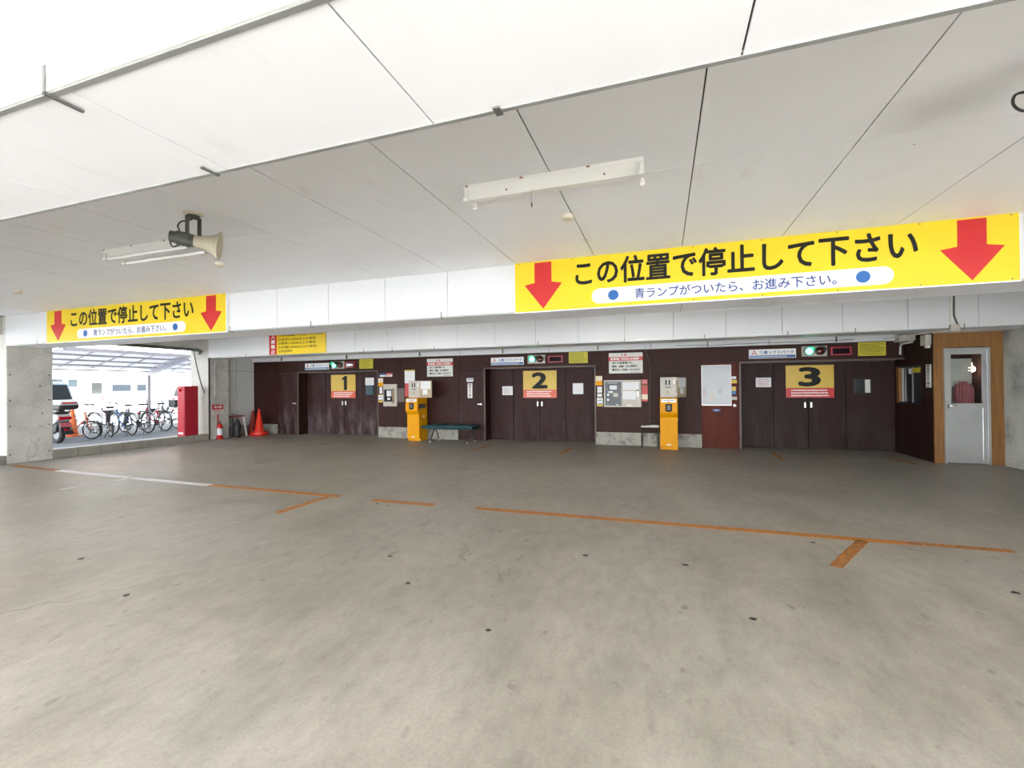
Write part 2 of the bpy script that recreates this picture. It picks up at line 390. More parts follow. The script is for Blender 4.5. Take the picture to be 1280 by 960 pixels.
# ------------------------------------------------------------------ ground
fl = setting('floor', 'worn grey concrete floor of the parking hall')
box(-12.6, 5.9, -3.0, 11.6, -.2, 0).build('slab', 'floor', fl)
g = box(-60, 60, -60, 70, -.5, -.03).build('ground', 'paving'); tag(g, 'pale paving in front of the parking hall', None, kind='structure')
g = box(-60, -12.6, -60, 60, -.4, .07).build('ground_asphalt', 'asphalt'); tag(g, 'grey asphalt yard beside the parking hall', None, kind='structure')
def line(x0, y0, x1, y1, w, mat):
    d = Vector((x1-x0, y1-y0, 0)).normalized(); n = Vector((-d.y, d.x, 0))*w/2
    a, b = Vector((x0, y0, 0)), Vector((x1, y1, 0)); vs = [a-n, b-n, b+n, a+n]
    MB().add([(v.x, v.y, .0005) for v in vs]+[(v.x, v.y, .0025) for v in vs], [(3, 2, 1, 0), (4, 5, 6, 7), (0, 1, 5, 4), (1, 2, 6, 5), (2, 3, 7, 6), (3, 0, 4, 7)]).build('painted_line', mat, fl)
for a in ((-11.6, 4.95, -10.1, 4.88, .12, 'linthin'), (-10.1, 4.88, -8.12, 4.81, .12, 'linglare'), (-8.05, 4.805, -6.3, 4.78, .11, 'linglare'), (-6.3, 4.78, -3.98, 4.765, .11, 'linor'),
          (-3.46, 4.73, -2.6, 4.745, .11, 'linor'), (-2.06, 4.765, 1.95, 4.815, .105, 'linor'), (1.95, 4.82, 2.75, 4.845, .09, 'linthin'),
          (-4.12, 4.72, -4.15, 3.93, .10, 'linor'), (1.68, 4.78, 1.245, 4.04, .085, 'linthin'), (-8.05, 4.75, -8.12, 3.95, .055, 'linglare'),
          (-4.0, 9.05, -3.91, 9.98, .07, 'linor'), (-2.03, 9.1, -1.97, 9.98, .08, 'linor'), (2.12, 10.35, 2.085, 9.42, .07, 'linor'), (3.98, 10.23, 4.14, 9.5, .07, 'linor'),
          (-10.62, 9.2, -10.25, 10.1, .06, 'linthin'), (-8.08, 8.96, -8.04, 9.8, .06, 'linthin')): line(*a)
for x, y, r in ((-3.5, 2.05, .02), (.82, 1.53, .026), (.15, 3.74, .022), (-.62, 3.70, .025), (-4.62, 2.38, .022), (-2.17, 3.2, .018), (-1.75, 2.8, .02), (2.22, 3.9, .022), (2.5, 3.6, .022), (2.62, 4.05, .02),
                (.5, 3.0, .018), (2.55, 3.1, .022), (1.75, 2.4, .02), (.85, 1.48, .012), (-.97, 2.4, .014), (1.25, 4.6, .02), (-3.3, 4.6, .02)):
    rr = random.Random(int(x*1000)); pts = []
    for i in range(11): t = 2*math.pi*i/11; q = r*(.6+.55*rr.random()); pts.append((x+1.25*q*math.cos(t), y+q*math.sin(t)))
    MB().prism(pts, 'z', .0003, .002).build('tar_spot', 'tar', fl)
MB().disc((.07, 1.72, .002), .018, .011, 'z', 6, .003).build('red_scrap', 'redscrap', fl)

# ------------------------------------------------------------------ ceiling of boards
ce = setting('ceiling', 'flat white board ceiling with dark joints')
box(-12.6, 5.9, -2.87, 11.6, ZC+.012, 3.12).build('roof_slab', 'backing', ce)  # carried on unseen past the front beam to shade the near floor
gx = grid(XL, XR)
pan = None
for y0, y1 in ((-2.87, -1.05), (-1.05, .79), (1.31, 3.13), (3.13, 4.97), (5.6, 7.3), (7.3, 9.0), (9.65, 10.75)):
    for x0, x1 in zip(gx, gx[1:]):
        box(x0+.004, x1-.004, y0+.0025, y1-.0025, ZC, ZC+.011).build('ceiling_panel', 'panel', ce)
def beam(name, label, y0, y1, face, zface=ZC, edge='alu'):
    b = setting(name, label)
    box(XL, XR, y0+.014, y1-.014, ZB+.014, ZC+.012).build('beam_core', 'backing', b)
    for x0, x1 in zip(gx, gx[1:]):
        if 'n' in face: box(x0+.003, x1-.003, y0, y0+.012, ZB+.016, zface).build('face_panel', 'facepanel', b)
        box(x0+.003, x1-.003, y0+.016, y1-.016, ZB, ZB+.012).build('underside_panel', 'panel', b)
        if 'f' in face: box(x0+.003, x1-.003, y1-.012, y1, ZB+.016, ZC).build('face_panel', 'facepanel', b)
    for y in (y0, y1):
        s = -1 if y == y0 else 1
        MB().prism([(y, ZB-.003), (y, ZB+.016), (y-s*.003, ZB+.016), (y-s*.016, ZB+.001), (y-s*.016, ZB-.003)], 'x', XL, XR).build('edge_trim', edge, b)
    return b
b0 = beam('beam', 'white boarded front beam over the entrance with grey metal edge trim', .79, 1.31, 'n')
box(XL, XR, .783, .79, ZB+.0, ZB+.03).build('edge_lip', 'offwhite', b0)
b1 = beam('beam', 'white boarded middle beam carrying the long yellow signs', 4.97, 5.6, 'nf')
b2 = beam('beam', 'white boarded rear beam in front of the lift doors', 9.0, 9.65, 'nf')
def strap(parent, x, y, s, up_=.06, under=.085, w=.012, mat='alustrap'):      # angle strap folded round a beam edge; s=+1: beam lies beyond
    MB().box(x-w/2, x+w/2, y-.004 if s > 0 else y, y if s > 0 else y+.004, ZB-.006, ZB+up_).build('strap', mat, parent)
    y2 = y+s*under
    MB().box(x-w/2, x+w/2, min(y-s*.004, y2), max(y-s*.004, y2), ZB-.009, ZB-.003).build('strap', mat, parent)
strap(b0, -1.675, .783, 1, .075, .09); strap(b0, -1.675, 1.31, -1, .02, .07); strap(b0, -.475, 1.31, -1, .02, .035, .022)
for x in (-10.9, -6.13, -4.62, -2.6): strap(b1, x, 4.97, 1, .075, .05, .012)
for x in (-9.2, -7.7, -.95, 1.1, 2.05): strap(b1, x, 4.945, 1, .008, .05, .012)
for x in (-10.55, -6.8, -6.0, -4.9, -2.46, -.7, .75, 2.1, 3.1, 4.55): strap(b2, x, 9.0, 1, .07, .05, .014)

# ------------------------------------------------------------------ left side: pillars, kerb, lintel
def pillar(label, x0, x1, y0, y1, z1, mat, plugs=()):
    p = setting('pillar', label)
    box(x0, x1, y0, y1, 0, z1).build('shaft', mat, p, bevel=.012)
    for (x, y, z, ax) in plugs:
        a = Vector((.006, 0, 0)) if ax == 'x' else Vector((0, -.006, 0))
        MB().cyl((x, y, z), Vector((x, y, z))+a, .014, n=8).build('form_tie_plug', 'backing', p)
    return p
pl1 = pillar('cracked grey concrete pillar between the two side openings', -12.6, XL, 4.985, 5.67, 2.84, 'cracked',
       [(XL, y, z, 'x') for z in (.18, .72, 1.22, 1.72) for y in (5.03, 5.61)]+[(XL, 5.5, .95, 'x'), (XL, 5.47, 1.5, 'x')])
pl2 = pillar('grey concrete pillar behind the fire extinguisher', -12.6, XL, 9.0, 9.6, 2.84, 'concrete', [(XL, 9.55, z, 'x') for z in (.65, 1.35, 1.9)])
box(XL, XL+.012, 8.985, 9.03, 0, ZB).build('corner_strip', 'alud', pl2)
MB().cyl((XL+.012, 9.17, 1.2), (XL+.012, 9.17, 2.2), .006, n=6).build('conduit', 'greypanel', pl2)
MB().tube(curve([(-12.46, 8.985, 2.5), (-12.42, 8.985, 2.3), (-12.25, 8.985, 1.75), (-12.12, 8.985, 1.42), (-12.05, 8.98, 1.36), (-12.06, 8.975, 1.28)]), .011, 6).build('cable', 'gunmetal', pl2)
pillar('grey concrete front corner pillar of the side wall', -12.6, XL, .79, 1.4, 2.84, 'concrete')
for nm, y0, y1 in (('kerb', 1.4, 4.985), ('kerb', 5.67, 9.0)):
    k = setting(nm, 'low kerb of grey concrete blocks under the side opening' + (' beside the bicycles' if y0 > 5 else ' near the front'))
    n = round((y1-y0)/.4)
    for i in range(n):
        w = (y1-y0)/n; box(-12.05, XL, y0+i*w+.004, y0+(i+1)*w-.004, 0, .172+.004*math.sin(i*3.1)).build('block', 'block', k, bevel=.006)
    box(-12.04, XL-.012, y0, y1, 0, .16).build('mortar', 'backing', k)
    box(-12.6, -12.05, y0, y1, 0, .15).build('ledge', 'paving', k)
ln = setting('lintel', 'grey lintel over the side opening with a dark gutter pipe')
box(-12.6, -12.02, 1.4, 9.0, 2.5, 2.84).build('lintel_core', 'concrete', ln)
MB().tube(curve([(-12.0, 5.7, 2.475), (-12.0, 8.5, 2.475), (-12.0, 8.75, 2.47), (-12.05, 8.88, 2.45), (-12.15, 8.93, 2.40)]), .04, 10).build('gutter_pipe', 'gunmetal', ln, smooth=True)
# alcove wall behind the second pillar
wl = setting('wall_left', 'pale grey board wall in the alcove beside the cones')
box(-12.6, -12.262, 9.6, 11.6, 0, 2.84).build('backing', 'backing', wl)
for y0, y1 in ((9.6, 10.13), (10.13, 10.75)):
    for z0, z1 in ((0, .28), (.28, 1.95), (1.95, 2.84)):
        box(-12.262, -12.25, y0+.004, y1-.004, z0+.004, z1-.004).build('wall_panel', 'greypanel' if z0 else 'skirt', wl)

# ------------------------------------------------------------------ back wall
wb = setting('wall_back', 'dark brown panelled back wall with three lift doors')
box(-12.6, 5.9, YD+.06, 11.6, 0, 2.84).build('backing', 'backing', wb)
SEG = [(-12.25, -11.29), (-7.65, -5.15), (-1.54, .82)]
for x0, x1 in SEG:
    box(x0, x1, YW+.014, YD+.06, 0, 1.90).build('wall_core', 'brown', wb)
    n = max(1, round((x1-x0)/.62)); w = (x1-x0)/n
    for i in range(n):
        box(x0+i*w+.003, x0+(i+1)*w-.003, YW, YW+.014, .31, 1.885).build('wall_panel', 'brown', wb)
        box(x0+i*w+.003, x0+(i+1)*w-.003, YW-.008, YW+.014, .0, .30).build('skirting_panel', 'skirt', wb)
box(-12.25, 5.9, YW+.014, YD+.06, 1.885, 2.84).build('upper_core', 'brown', wb)
xs = [-12.25+i*.895 for i in range(20)]; xs[-1] = 4.5
for x0, x1 in zip(xs, xs[1:]):
    if x1 > x0+.05: box(x0+.003, x1-.003, YW, YW+.014, 1.89, 2.235).build('upper_panel', 'brown', wb)
xs = [-12.25+i*1.2 for i in range(14)]+[4.5]
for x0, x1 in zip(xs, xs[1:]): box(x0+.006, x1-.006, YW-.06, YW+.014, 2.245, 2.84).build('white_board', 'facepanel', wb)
for x in xs[1:-1:2]: box(x-.01, x+.01, YW-.10, YW-.06, 2.25, 2.36).build('board_clip', 'alud', wb)
box(-12.25, 4.5, YW-.045, YW, 2.236, 2.246).build('ledge_trim', 'alu', wb)
# small pieces of wall beside doors
for x0, x1 in ((-10.50, -10.47), (-4.39, -4.36), (1.55, 1.62)): box(x0, x1, YW, YD+.06, 0, 1.89).build('jamb', 'brown', wb)

def lift_door(n, x, xs, mat, label, number):
    d = setting('door_%d' % n, label, (0, 0, 0))
    x0, x1 = xs[0], xs[-1]
    MB().box(x0-.02, x1+.02, YW-.01, YW+.03, 1.868, 1.895).build('head_trim', 'headtrim', d)
    MB().box(x0, x1, YD, YD+.05, 1.86, 1.89).build('track', 'backing', d)
    for i, (a, b) in enumerate(zip(xs, xs[1:])):
        dy = (.0, .02, .02, .03)[i]
        box(a+.006, b-.006, YD+dy, YD+dy+.035, .012, 1.862).build('leaf', mat, d, bevel=.004)
    if n < 3: box(x1-.004, x1+.022, YW-.014, YW+.02, .0, 1.868).build('edge_post', 'headtrim', d)
    box(x0-.03, x0+.0, YW-.014, YW+.02, .0, 1.868).build('edge_post', 'headtrim', d)
    for hx in (xs[2]-.06, xs[2]+.055):
        box(hx-.017, hx+.017, YD-.006, YD+.022, .89, 1.01).build('pull_handle', 'silver', d, bevel=.004, label='small silver pull handle')
    return d
D1 = lift_door(1, 0, (-10.48, -9.78, -9.10, -8.45, -7.65), 'doorbrown', 'dusty brown four leaf lift door under number one', '1')
D2 = lift_door(2, 0, (-4.37, -3.71, -3.0, -2.32, -1.54), 'doorbrown2', 'brown four leaf lift door under number two', '2')
D3 = lift_door(3, 0, (1.61, 2.31, 2.96, 3.65, 4.5), 'doorbrown3', 'dark brown four leaf lift door under number three', '3')
box(-8.33, -8.07, YD+.02, YD+.03, 1.19, 1.48).build('window_pane', 'blueglass', D1)
box(-2.15, -1.87, YD+.015, YD+.03, 1.19, 1.48).build('window_frame', 'darkplastic', D2); box(-2.14, -1.88, YD+.01, YD+.02, 1.20, 1.47).build('window_pane', 'paper', D2)
box(3.79, 4.09, YD+.015, YD+.03, 1.20, 1.49).build('window_frame', 'darkplastic', D3); box(3.81, 3.98, YD+.01, YD+.02, 1.21, 1.48).build('window_pane', 'dkglass', D3); box(3.98, 4.07, YD+.01, YD+.02, 1.21, 1.48).build('window_pane', 'offwhite', D3)
def side_door(n, x0, x1, mat, label, knob='lever', hx=None):
    d = setting('door_%d' % n, label)
    box(x0, x1, YW+.03, YD+.06, 0, 1.9).build('frame_core', mat, d)
    for a, b in ((x0, x0+.03), (x1-.03, x1)): box(a, b, YW-.012, YW+.03, 0, 1.88).build('frame_post', mat, d)
    box(x0+.03, x1-.03, YW-.012, YW+.03, 1.85, 1.88).build('frame_head', mat, d)
    box(x0+.034, x1-.034, YW-.004, YW+.03, .015, 1.846).build('leaf', mat, d, bevel=.003)
    hx = x1-.10 if hx is None else hx
    h = MB().cyl((hx, YW-.05, .95), (hx, YW, .95), .024, n=12)
    if knob == 'lever': h.box(hx-.09, hx, YW-.055, YW-.04, .94, .96)
    else: h.lathe([(.012, 0), (.032, .015), (.036, .03), (.025, .045), (.001, .05)], (hx, YW-.03, .95), (0, -1, 0), 14)
    h.build('handle', 'silver', d, smooth=True, label='silver door handle')
    return d
S1 = side_door(4, -11.29, -10.49, 'doorbrown', 'dusty brown flush side door next to the traffic cones')
S2 = side_door(5, -5.15, -4.38, 'doorbrown2', 'brown flush side door behind the teal bench')
S3 = side_door(6, .82, 1.56, 'reddoor', 'reddish brown side door carrying the whiteboard', 'knob', 1.475)
box(1.42, 1.53, YW-.012, YW-.004, 1.07, 1.14).build('lock_plate', 'beige', S3)

tw = setting('shade_tower', 'lift tower added out of view behind the lift doors to shade the yard'); box(-12.6, 5.9, 11.65, 17.5, 0, 25).build('tower_shaft', 'concrete', tw)  # tall block added out of view to keep sun off the yard
# ------------------------------------------------------------------ right side: office, aluminium door, pillar
wo = setting('wall_office', 'dark brown office wall with a hatch window')
XO = 4.5
for a in ((9.79, 10.17, 0, 2.84), (11.10, 11.6, 0, 2.84), (10.17, 11.10, 0, 1.0), (10.17, 11.10, 1.74, 2.84)): box(XO, XO+.10, a[0], a[1], a[2], a[3]).build('wall_panel', 'officebrown', wo)
box(XO+.1, XR+.3, 10.9, 11.6, 0, 2.84).build('rear_wall', 'officebrown', wo); box(XR-.06, XR-.001, 9.79, 10.9, 0, 2.84).build('inner_lining', 'officebrown', wo)
wi = setting('window_1', 'dark hatch window in the office wall with a yellow sticker')
for a in ((10.17, 10.20, 1.0, 1.74), (11.0, 11.10, 1.0, 1.74), (10.2, 11.0, 1.70, 1.74), (10.2, 11.0, 1.0, 1.03)): box(XO+.01, XO+.1, a[0], a[1], a[2], a[3]).build('frame', 'wood' if a[0] > 10.9 else 'darkplastic', wi)
box(XO+.05, XO+.07, 10.56, 10.60, 1.03, 1.70).build('sash_bar', 'alu', wi); box(XO+.05, XO+.075, 10.96, 11.0, 1.03, 1.70).build('sash_bar', 'alu', wi)
box(XO+.055, XO+.06, 10.2, 10.57, 1.03, 1.70).build('pane', 'dkglass', wi); box(XO+.08, XO+.085, 10.57, 10.97, 1.03, 1.70).build('pane', 'dkglass', wi)
box(XO+.046, XO+.05, 10.22, 10.55, 1.60, 1.69).build('sticker', 'yelnote', wi, label='yellow sticker'); box(XO+.066, XO+.07, 10.64, 10.75, 1.58, 1.68).build('sticker', 'paper', wi, label='white sticker')
wf = setting('wall_door_surround', 'orange plywood surround of the aluminium office door')
YA = 9.75
box(XO-.002, 4.63, YA, YA+.03, 0, 2.26).build('plywood_board', 'wood', wf); box(5.25, XR, YA, YA+.03, 0, 2.26).build('plywood_board', 'wood', wf)
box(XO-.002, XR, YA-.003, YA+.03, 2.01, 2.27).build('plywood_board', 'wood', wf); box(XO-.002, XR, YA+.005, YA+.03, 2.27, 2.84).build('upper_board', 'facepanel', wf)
da = setting('door_7', 'silver aluminium office door with a glazed upper half')
for a in ((4.63, 4.665, 0, 2.0), (5.215, 5.25, 0, 2.0)): box(a[0], a[1], YA-.03, YA+.06, a[2], a[3]).build('frame_post', 'silver', da)
box(4.665, 5.215, YA-.03, YA+.06, 1.965, 2.0).build('frame_head', 'silver', da)
for a in ((4.668, 4.725, .02, 1.96), (5.155, 5.212, .02, 1.96)): box(a[0], a[1], YA-.02, YA+.02, a[2], a[3]).build('stile', 'silver', da)
for a in ((.02, .09), (.96, 1.045), (1.89, 1.96)): box(4.725, 5.155, YA-.02, YA+.02, a[0], a[1]).build('rail', 'silver', da)
box(4.725, 5.155, YA-.008, YA+.008, .09, .96).build('kick_panel', 'silver', da)
box(4.725, 5.155, YA-.004, YA+.004, 1.045, 1.89).build('pane', 'glass', da)
box(4.72, 4.79, YA-.045, YA-.02, .985, 1.015).build('handle', 'chrome', da, bevel=.005); box(4.675, 4.69, YA-.03, YA-.02, .96, 1.03).build('lock', 'darkplastic', da)
for z in (.2, 1.75): box(5.205, 5.225, YA-.04, YA-.03, z, z+.1).build('hinge', 'silver', da)
wr = setting('wall_right', 'stained grey concrete wall beside the aluminium door')
box(XR, XR+.4, .79, 11.6, 0, 2.84).build('wall_slab', 'rightcon', wr)
# inside the office: cloth, blind and lamp added for the view through the glass
oc = thing('curtain', 'stand-in pinkish red cloth added behind the glass of the aluminium door', 'curtain', (5.035, 10.02, 0))
mb = MB(); n = 7
for i in range(n): mb.cyl((-.12+i*.04, .012*math.sin(i*1.9), .75), (-.12+i*.04, .012*math.sin(i*1.9), 1.33+.05*(0 < i < 6)+.04*(1 < i < 5)), .024, n=8)
mb.build('cloth', 'pinkcloth', oc, smooth=True); MB().cyl((-.15, .0, .75), (.15, 0, .75), .012, n=8).build('lower_rail', 'alud', oc)
bl = thing('window_blind', 'stand-in pale grey blind added behind the glass of the aluminium door', 'blind', (5.04, 10.10, 0))
for i in range(16): box(-.15, .15, -.012, .004, .95+i*.055, 1.0035+i*.055).build('slat', 'offwhite', bl)
lp = thing('added_lamp', 'small warm lamp added inside the office to light the cloth', 'lamp', (5.245, 10.2, 1.71))
MB().lathe([(.004, -.02), (.014, -.014), (.018, 0), (.012, .02), (.008, .05)], (0, 0, 0), (0, 0, 1), 14).build('bulb', 'warmlamp', lp, smooth=True)
MB().cyl((0, 0, .05), (0, 0, 1.12), .004, n=6).build('cord', 'rubber', lp)
L = bpy.data.lights.new('added_lamp_light', 'POINT'); L.energy = 1.2; L.color = (1, .85, .65); L.shadow_soft_size = .05  # added light for the cloth and blind behind the glass
lo = bpy.data.objects.new('added_lamp_light', L); COL.objects.link(lo); lo.location = (0, 0, -.07); lo.parent = lp

# ------------------------------------------------------------------ long yellow stop signs on the middle beam
def stop_sign(x0, x1, label):
    Y = 4.97; W = x1-x0; z0, z1 = 2.268, 2.842; X = lambda f: f*W
    s = thing('stop_sign', label, 'sign', (x0, Y, 0), 0, 'stop signs on the middle beam')
    box(0, W, -.03, -.001, z0, z1).build('board', 'yellow', s)
    for a in ((-.006, W+.006, z0-.012, z0), (-.006, W+.006, z1, z1+.008), (-.006, 0, z0, z1), (W, W+.006, z0, z1)):
        box(a[0], a[1], -.034, -.001, a[2], min(a[3], 2.839) if a[3] < z1 else a[3]).build('frame', 'white', s)
    for c in (.075, .930):
        cx = X(c); h = .22
        MB().prism([(cx-.1, 2.825), (cx-.1, 2.595), (cx-h, 2.595-.03), (cx, 2.293), (cx+h, 2.595-.03), (cx+.1, 2.595), (cx+.1, 2.825)][:2] +
                   [(cx-h, 2.575), (cx, 2.293), (cx+h, 2.575), (cx+.1, 2.595), (cx+.1, 2.825)], 'y', -.033, -.03).build('arrow', 'red', s, label='red arrow pointing down')
    r = .082; a, b = X(.198)+r, X(.806)-r; zc = 2.392; poly = []
    for i in range(13): t = math.pi/2+math.pi*i/12; poly.append((a+r*math.cos(t), zc+r*math.sin(t)))
    for i in range(13): t = -math.pi/2+math.pi*i/12; poly.append((b+r*math.cos(t), zc+r*math.sin(t)))
    MB().prism(poly, 'y', -.0325, -.03).build('text_strip', 'white', s, label='white rounded strip')
    for c in (.250, .754): MB().disc((X(c), -.034, zc), .056, .056, 'y', 28, .002).build('dot', 'blue', s, label='blue dot')
    text('この位置で停止して下さい', 'black', s, X(.158), X(.846), 2.515, 2.805, -.0335, .024, split=True)
    text('青ランプがついたら、お進み下さい。', 'navy', s, X(.300), X(.708), 2.335, 2.447, -.0345, .016, split=True)
    for i in range(8): MB().disc((.05+i*(W-.1)/7, -.031, z1-.015), .006, .006, 'y', 8, .003).build('screw', 'alud', s); MB().disc((.05+i*(W-.1)/7, -.031, z0+.015), .006, .006, 'y', 8, .003).build('screw', 'alud', s)
    return s
stop_sign(-1.62, 2.87, 'long yellow stop sign with red arrows nearest the aluminium door side')
stop_sign(-10.54, -6.17, 'long yellow stop sign with red arrows above the bicycle opening')

# ------------------------------------------------------------------ signs on the rear beam and back wall
s = thing('entry_ban_sign', 'yellow vehicle limit sign with red strip on the rear beam', 'sign', (-9.70, 9.0, 0))
box(.25, 1.80, -.025, -.001, 2.285, 2.83).build('board', 'yellow3', s); box(0, .25, -.025, -.001, 2.285, 2.83).build('red_strip', 'red', s)
for i, ch in enumerate('入庫禁止'): text(ch, 'white', s, .055, .195, 2.69-i*.127, 2.80-i*.127, -.026, .03)
for i, (t, w) in enumerate((('①車両重量2,300kg以上の車両', 1.42), ('②全長5,300㎜以上の車両', 1.2), ('③車高1,550㎜以上の車両', 1.2), ('④全幅2,050㎜以上の車両', 1.22), ('⑤改造車両', .46))):
    text(t, 'black', s, .30, .30+w, 2.735-i*.1, 2.80-i*.1, -.026, .012)
def logo_sign(x, label):
    s = thing('lift_maker_sign', label, 'sign', (x, YW, 0), 0, 'white maker signs over the lift doors')
    box(0, .88, -.03, -.001, 1.955, 2.15).build('board', 'white', s, bevel=.004)
    box(.012, .868, -.032, -.03, 1.965, 2.02).build('blue_band', 'blue', s)
    c = Vector((.10, 2.077)); e = .036
    for k in range(3):
        t = math.pi/2+k*2*math.pi/3; d = Vector((math.cos(t), math.sin(t)))*e; n = Vector((-d.y, d.x))*.577
        MB().prism([tuple(c), tuple(c+d*.86+n*.86), tuple(c+d*1.72), tuple(c+d*.86-n*.86)], 'y', -.033, -.03).build('emblem', 'red', s, label='red three diamond emblem')
    text('三菱リフトパーク', 'blue', s, .20, .84, 2.042, 2.118, -.0315, .025)
    fine_print('white', s, .03, .85, 1.975, 2.01, -.0325, 1, int(x*10)+99, .5, .8)
for x, l in ((-10.20, 'white maker sign with red emblem over lift door one'), (-4.19, 'white maker sign with red emblem over lift door two'), (1.77, 'white maker sign with red emblem over lift door three')): logo_sign(x, l)
def traffic_light(x, label):
    s = thing('traffic_light', label, 'traffic light', (x, YW, 0), 0, 'signal lights over the lift doors')
    box(0, .45, -.04, -.001, 1.97, 2.185).build('back_plate', 'beige', s, bevel=.005)
    for cx, m in ((.125, 'greenlamp'), (.325, 'redlamp')):
        MB().cyl((cx, -.04, 2.078), (cx, -.075, 2.078), .088, n=24).build('lamp_housing', 'darkplastic', s, smooth=True)
        MB().lathe([(.072, 0), (.066, .012), (.045, .024), (.015, .03), (.001, .031)], (cx, -.07, 2.078), (0, -1, 0), 22).build('lens', m, s, smooth=True, label='lit green lens' if m == 'greenlamp' else 'unlit red lens')
        v, f = [], []; n = 20
        for i in range(n+1):
            t = math.radians(-18+216*i/n)
            for r, y in ((.088, -.06), (.088, -.06-.13*max(0, math.sin(max(0, min(math.pi, t))))**.5 - .015), (.082, -.06-.13*max(0, math.sin(max(0, min(math.pi, t))))**.5 - .015), (.082, -.06)):
                v.append((cx+r*math.cos(t), y, 2.078+r*math.sin(t)))
        for i in range(n):
            for k in range(4): f.append((4*i+k, 4*i+(k+1) % 4, 4*i+4+(k+1) % 4, 4*i+4+k))
        MB().add(v, f).build('hood', 'darkplastic', s, smooth=True)
for x, l in ((-9.22, 'green lit signal light over lift door one'), (-3.20, 'green lit signal light over lift door two'), (2.75, 'green lit signal light over lift door three')): traffic_light(x, l)
def led(x, label):
    s = thing('led_display', label, 'display', (x, YW, 0), 0, 'red framed displays over the lift doors')
    for a in ((0, .36, 1.985, 2.01), (0, .36, 2.125, 2.15), (0, .03, 2.01, 2.125), (.33, .36, 2.01, 2.125)): box(a[0], a[1], -.05, -.001, a[2], a[3]).build('frame', 'ledred', s)
    box(.03, .33, -.035, -.001, 2.01, 2.125).build('screen', 'leddark', s)
for x, l in ((-8.75, 'dark display in red frame over lift door one'), (-2.67, 'dark display in red frame over lift door two'), (3.26, 'dark display in red frame over lift door three')): led(x, l)
MB().box(-8.75+.09, -8.75+.27, YW-.0375, YW-.035, 2.055, 2.08).build('display_text', 'ledon', [o for o in bpy.data.objects if o.name == 'led_display'][0]).location = (8.75, -YW, 0)
def yel_notice(x, k, label):
    s = thing('yellow_notice', label, 'notice', (x, YW, 0), 0, 'yellow notices over the lift doors')
    box(0, .46, -.012, -.001, 1.955, 2.225).build('board', 'yelnote', s); fine_print('black', s, .03, .43, 1.975, 2.205, -.0125, 6, k, .32, .5)
for x, k, l in ((-8.26, 1, 'small yellow notice right of the display over lift door one'), (-2.16, 2, 'small yellow notice right of the display over lift door two'), (3.74, 3, 'small yellow notice right of the display over lift door three')): yel_notice(x, k, l)
def number_sign(x, num, label, w, off, ym):
    s = thing('number_sign', label, 'sign', (x, YD, 0), 0, 'numbered signs on the lift doors')
    box(0, .89, -.012, -.001, 1.315, 1.805).build('board', ym, s); box(0, .89, -.012, -.001, 1.105, 1.315).build('red_band', 'orangered' if num != '3' else 'red', s)
    if num == '1': MB().prism([(.475, 1.345), (.475, 1.655), (.40, 1.655), (.40, 1.705), (.455, 1.715), (.495, 1.765), (.585, 1.765), (.585, 1.345)], 'y', -.014, -.0122).build('numeral', 'black', s)
    else: text(num, 'black', s, .445+off-w/2, .445+off+w/2, 1.345, 1.765, -.013, .035, name='numeral')
    fine_print('white', s, .10, .80, 1.125, 1.295, -.013, 3, ord(num), .5, .7)
    box(.443, .447, -.0135, -.012, 1.105, 1.805).build('split', 'backing', s)
number_sign(-9.56, '1', 'mustard sign with black number 1 on the left lift door', .22, .02, 'yellow2')
number_sign(-3.44, '2', 'mustard sign with black number 2 on the middle lift door', .42, 0, 'yellow2')
number_sign(2.54, '3', 'mustard sign with black number 3 on the dark lift door', .42, 0, 'yellow2')
def customer_notice(x, label):
    s = thing('customer_notice', label, 'notice', (x, YW, 0), 0, 'white customer notices on the brown wall')
    box(0, .77, -.018, -.001, 1.69, 2.17).build('board', 'offwhite', s, bevel=.003)
    box(-.008, .778, -.02, -.001, 1.985, 2.075).build('red_band', 'red', s)
    text('注 意', 'red', s, .27, .41, 2.095, 2.15, -.019, .03); text('駐車場ご利用のお客様へ', 'white', s, .04, .74, 1.998, 2.062, -.0205, .03)
    for i, (t, w) in enumerate((('当ビル駐車場での', .46), ('事故・盗難・忘れ物等の', .58), ('責任は一切負いかねます', .64))): text(t, 'black', s, .075, .075+w, 1.91-i*.082, 1.965-i*.082, -.019, .03)
    fine_print('black', s, .5, .73, 1.70, 1.725, -.019, 1, 5, .5, .8); fine_print('alu', s, .04, .24, 2.105, 2.135, -.019, 1, 6, .4, .8); fine_print('alu', s, .45, .72, 2.105, 2.135, -.019, 1, 8, .4, .8)
customer_notice(-6.06, 'white notice with red band left of the side door'); customer_notice(-1.20, 'white notice with red band above the control panel')

def sheet(name, label, cat, x0, x1, z0, z1, Y, mat, bands=(), seed=3, rows=4, ink='alu', group=None, t=.003):
    s = thing(name, label, cat, (x0, Y, 0), 0, group); w = x1-x0
    box(0, w, -t, -.0005, z0, z1).build('sheet', mat, s)
    for a, b, m in bands: box(0, w, -t-.001, -t, z0+(z1-z0)*a, z0+(z1-z0)*b).build('band', m, s)
    if rows: fine_print(ink, s, w*.12, w*.88, z0+.12*(z1-z0), z1-.12*(z1-z0), -t-.001, rows, seed, .3, .6)
    return s
sheet('paper_sheet', 'white paper above the small window of lift door one', 'paper', -8.35, -8.05, 1.48, 1.70, YD+.03, 'paper', rows=5)
sheet('paper_sheet', 'white paper on the first leaf of lift door two', 'paper', -4.02, -3.73, 1.18, 1.41, YD, 'paper', rows=5, ink='rust')
sheet('paper_sheet', 'white paper on the first leaf of lift door three', 'paper', 1.96, 2.26, 1.34, 1.55, YD, 'paper', rows=4, ink='coral')
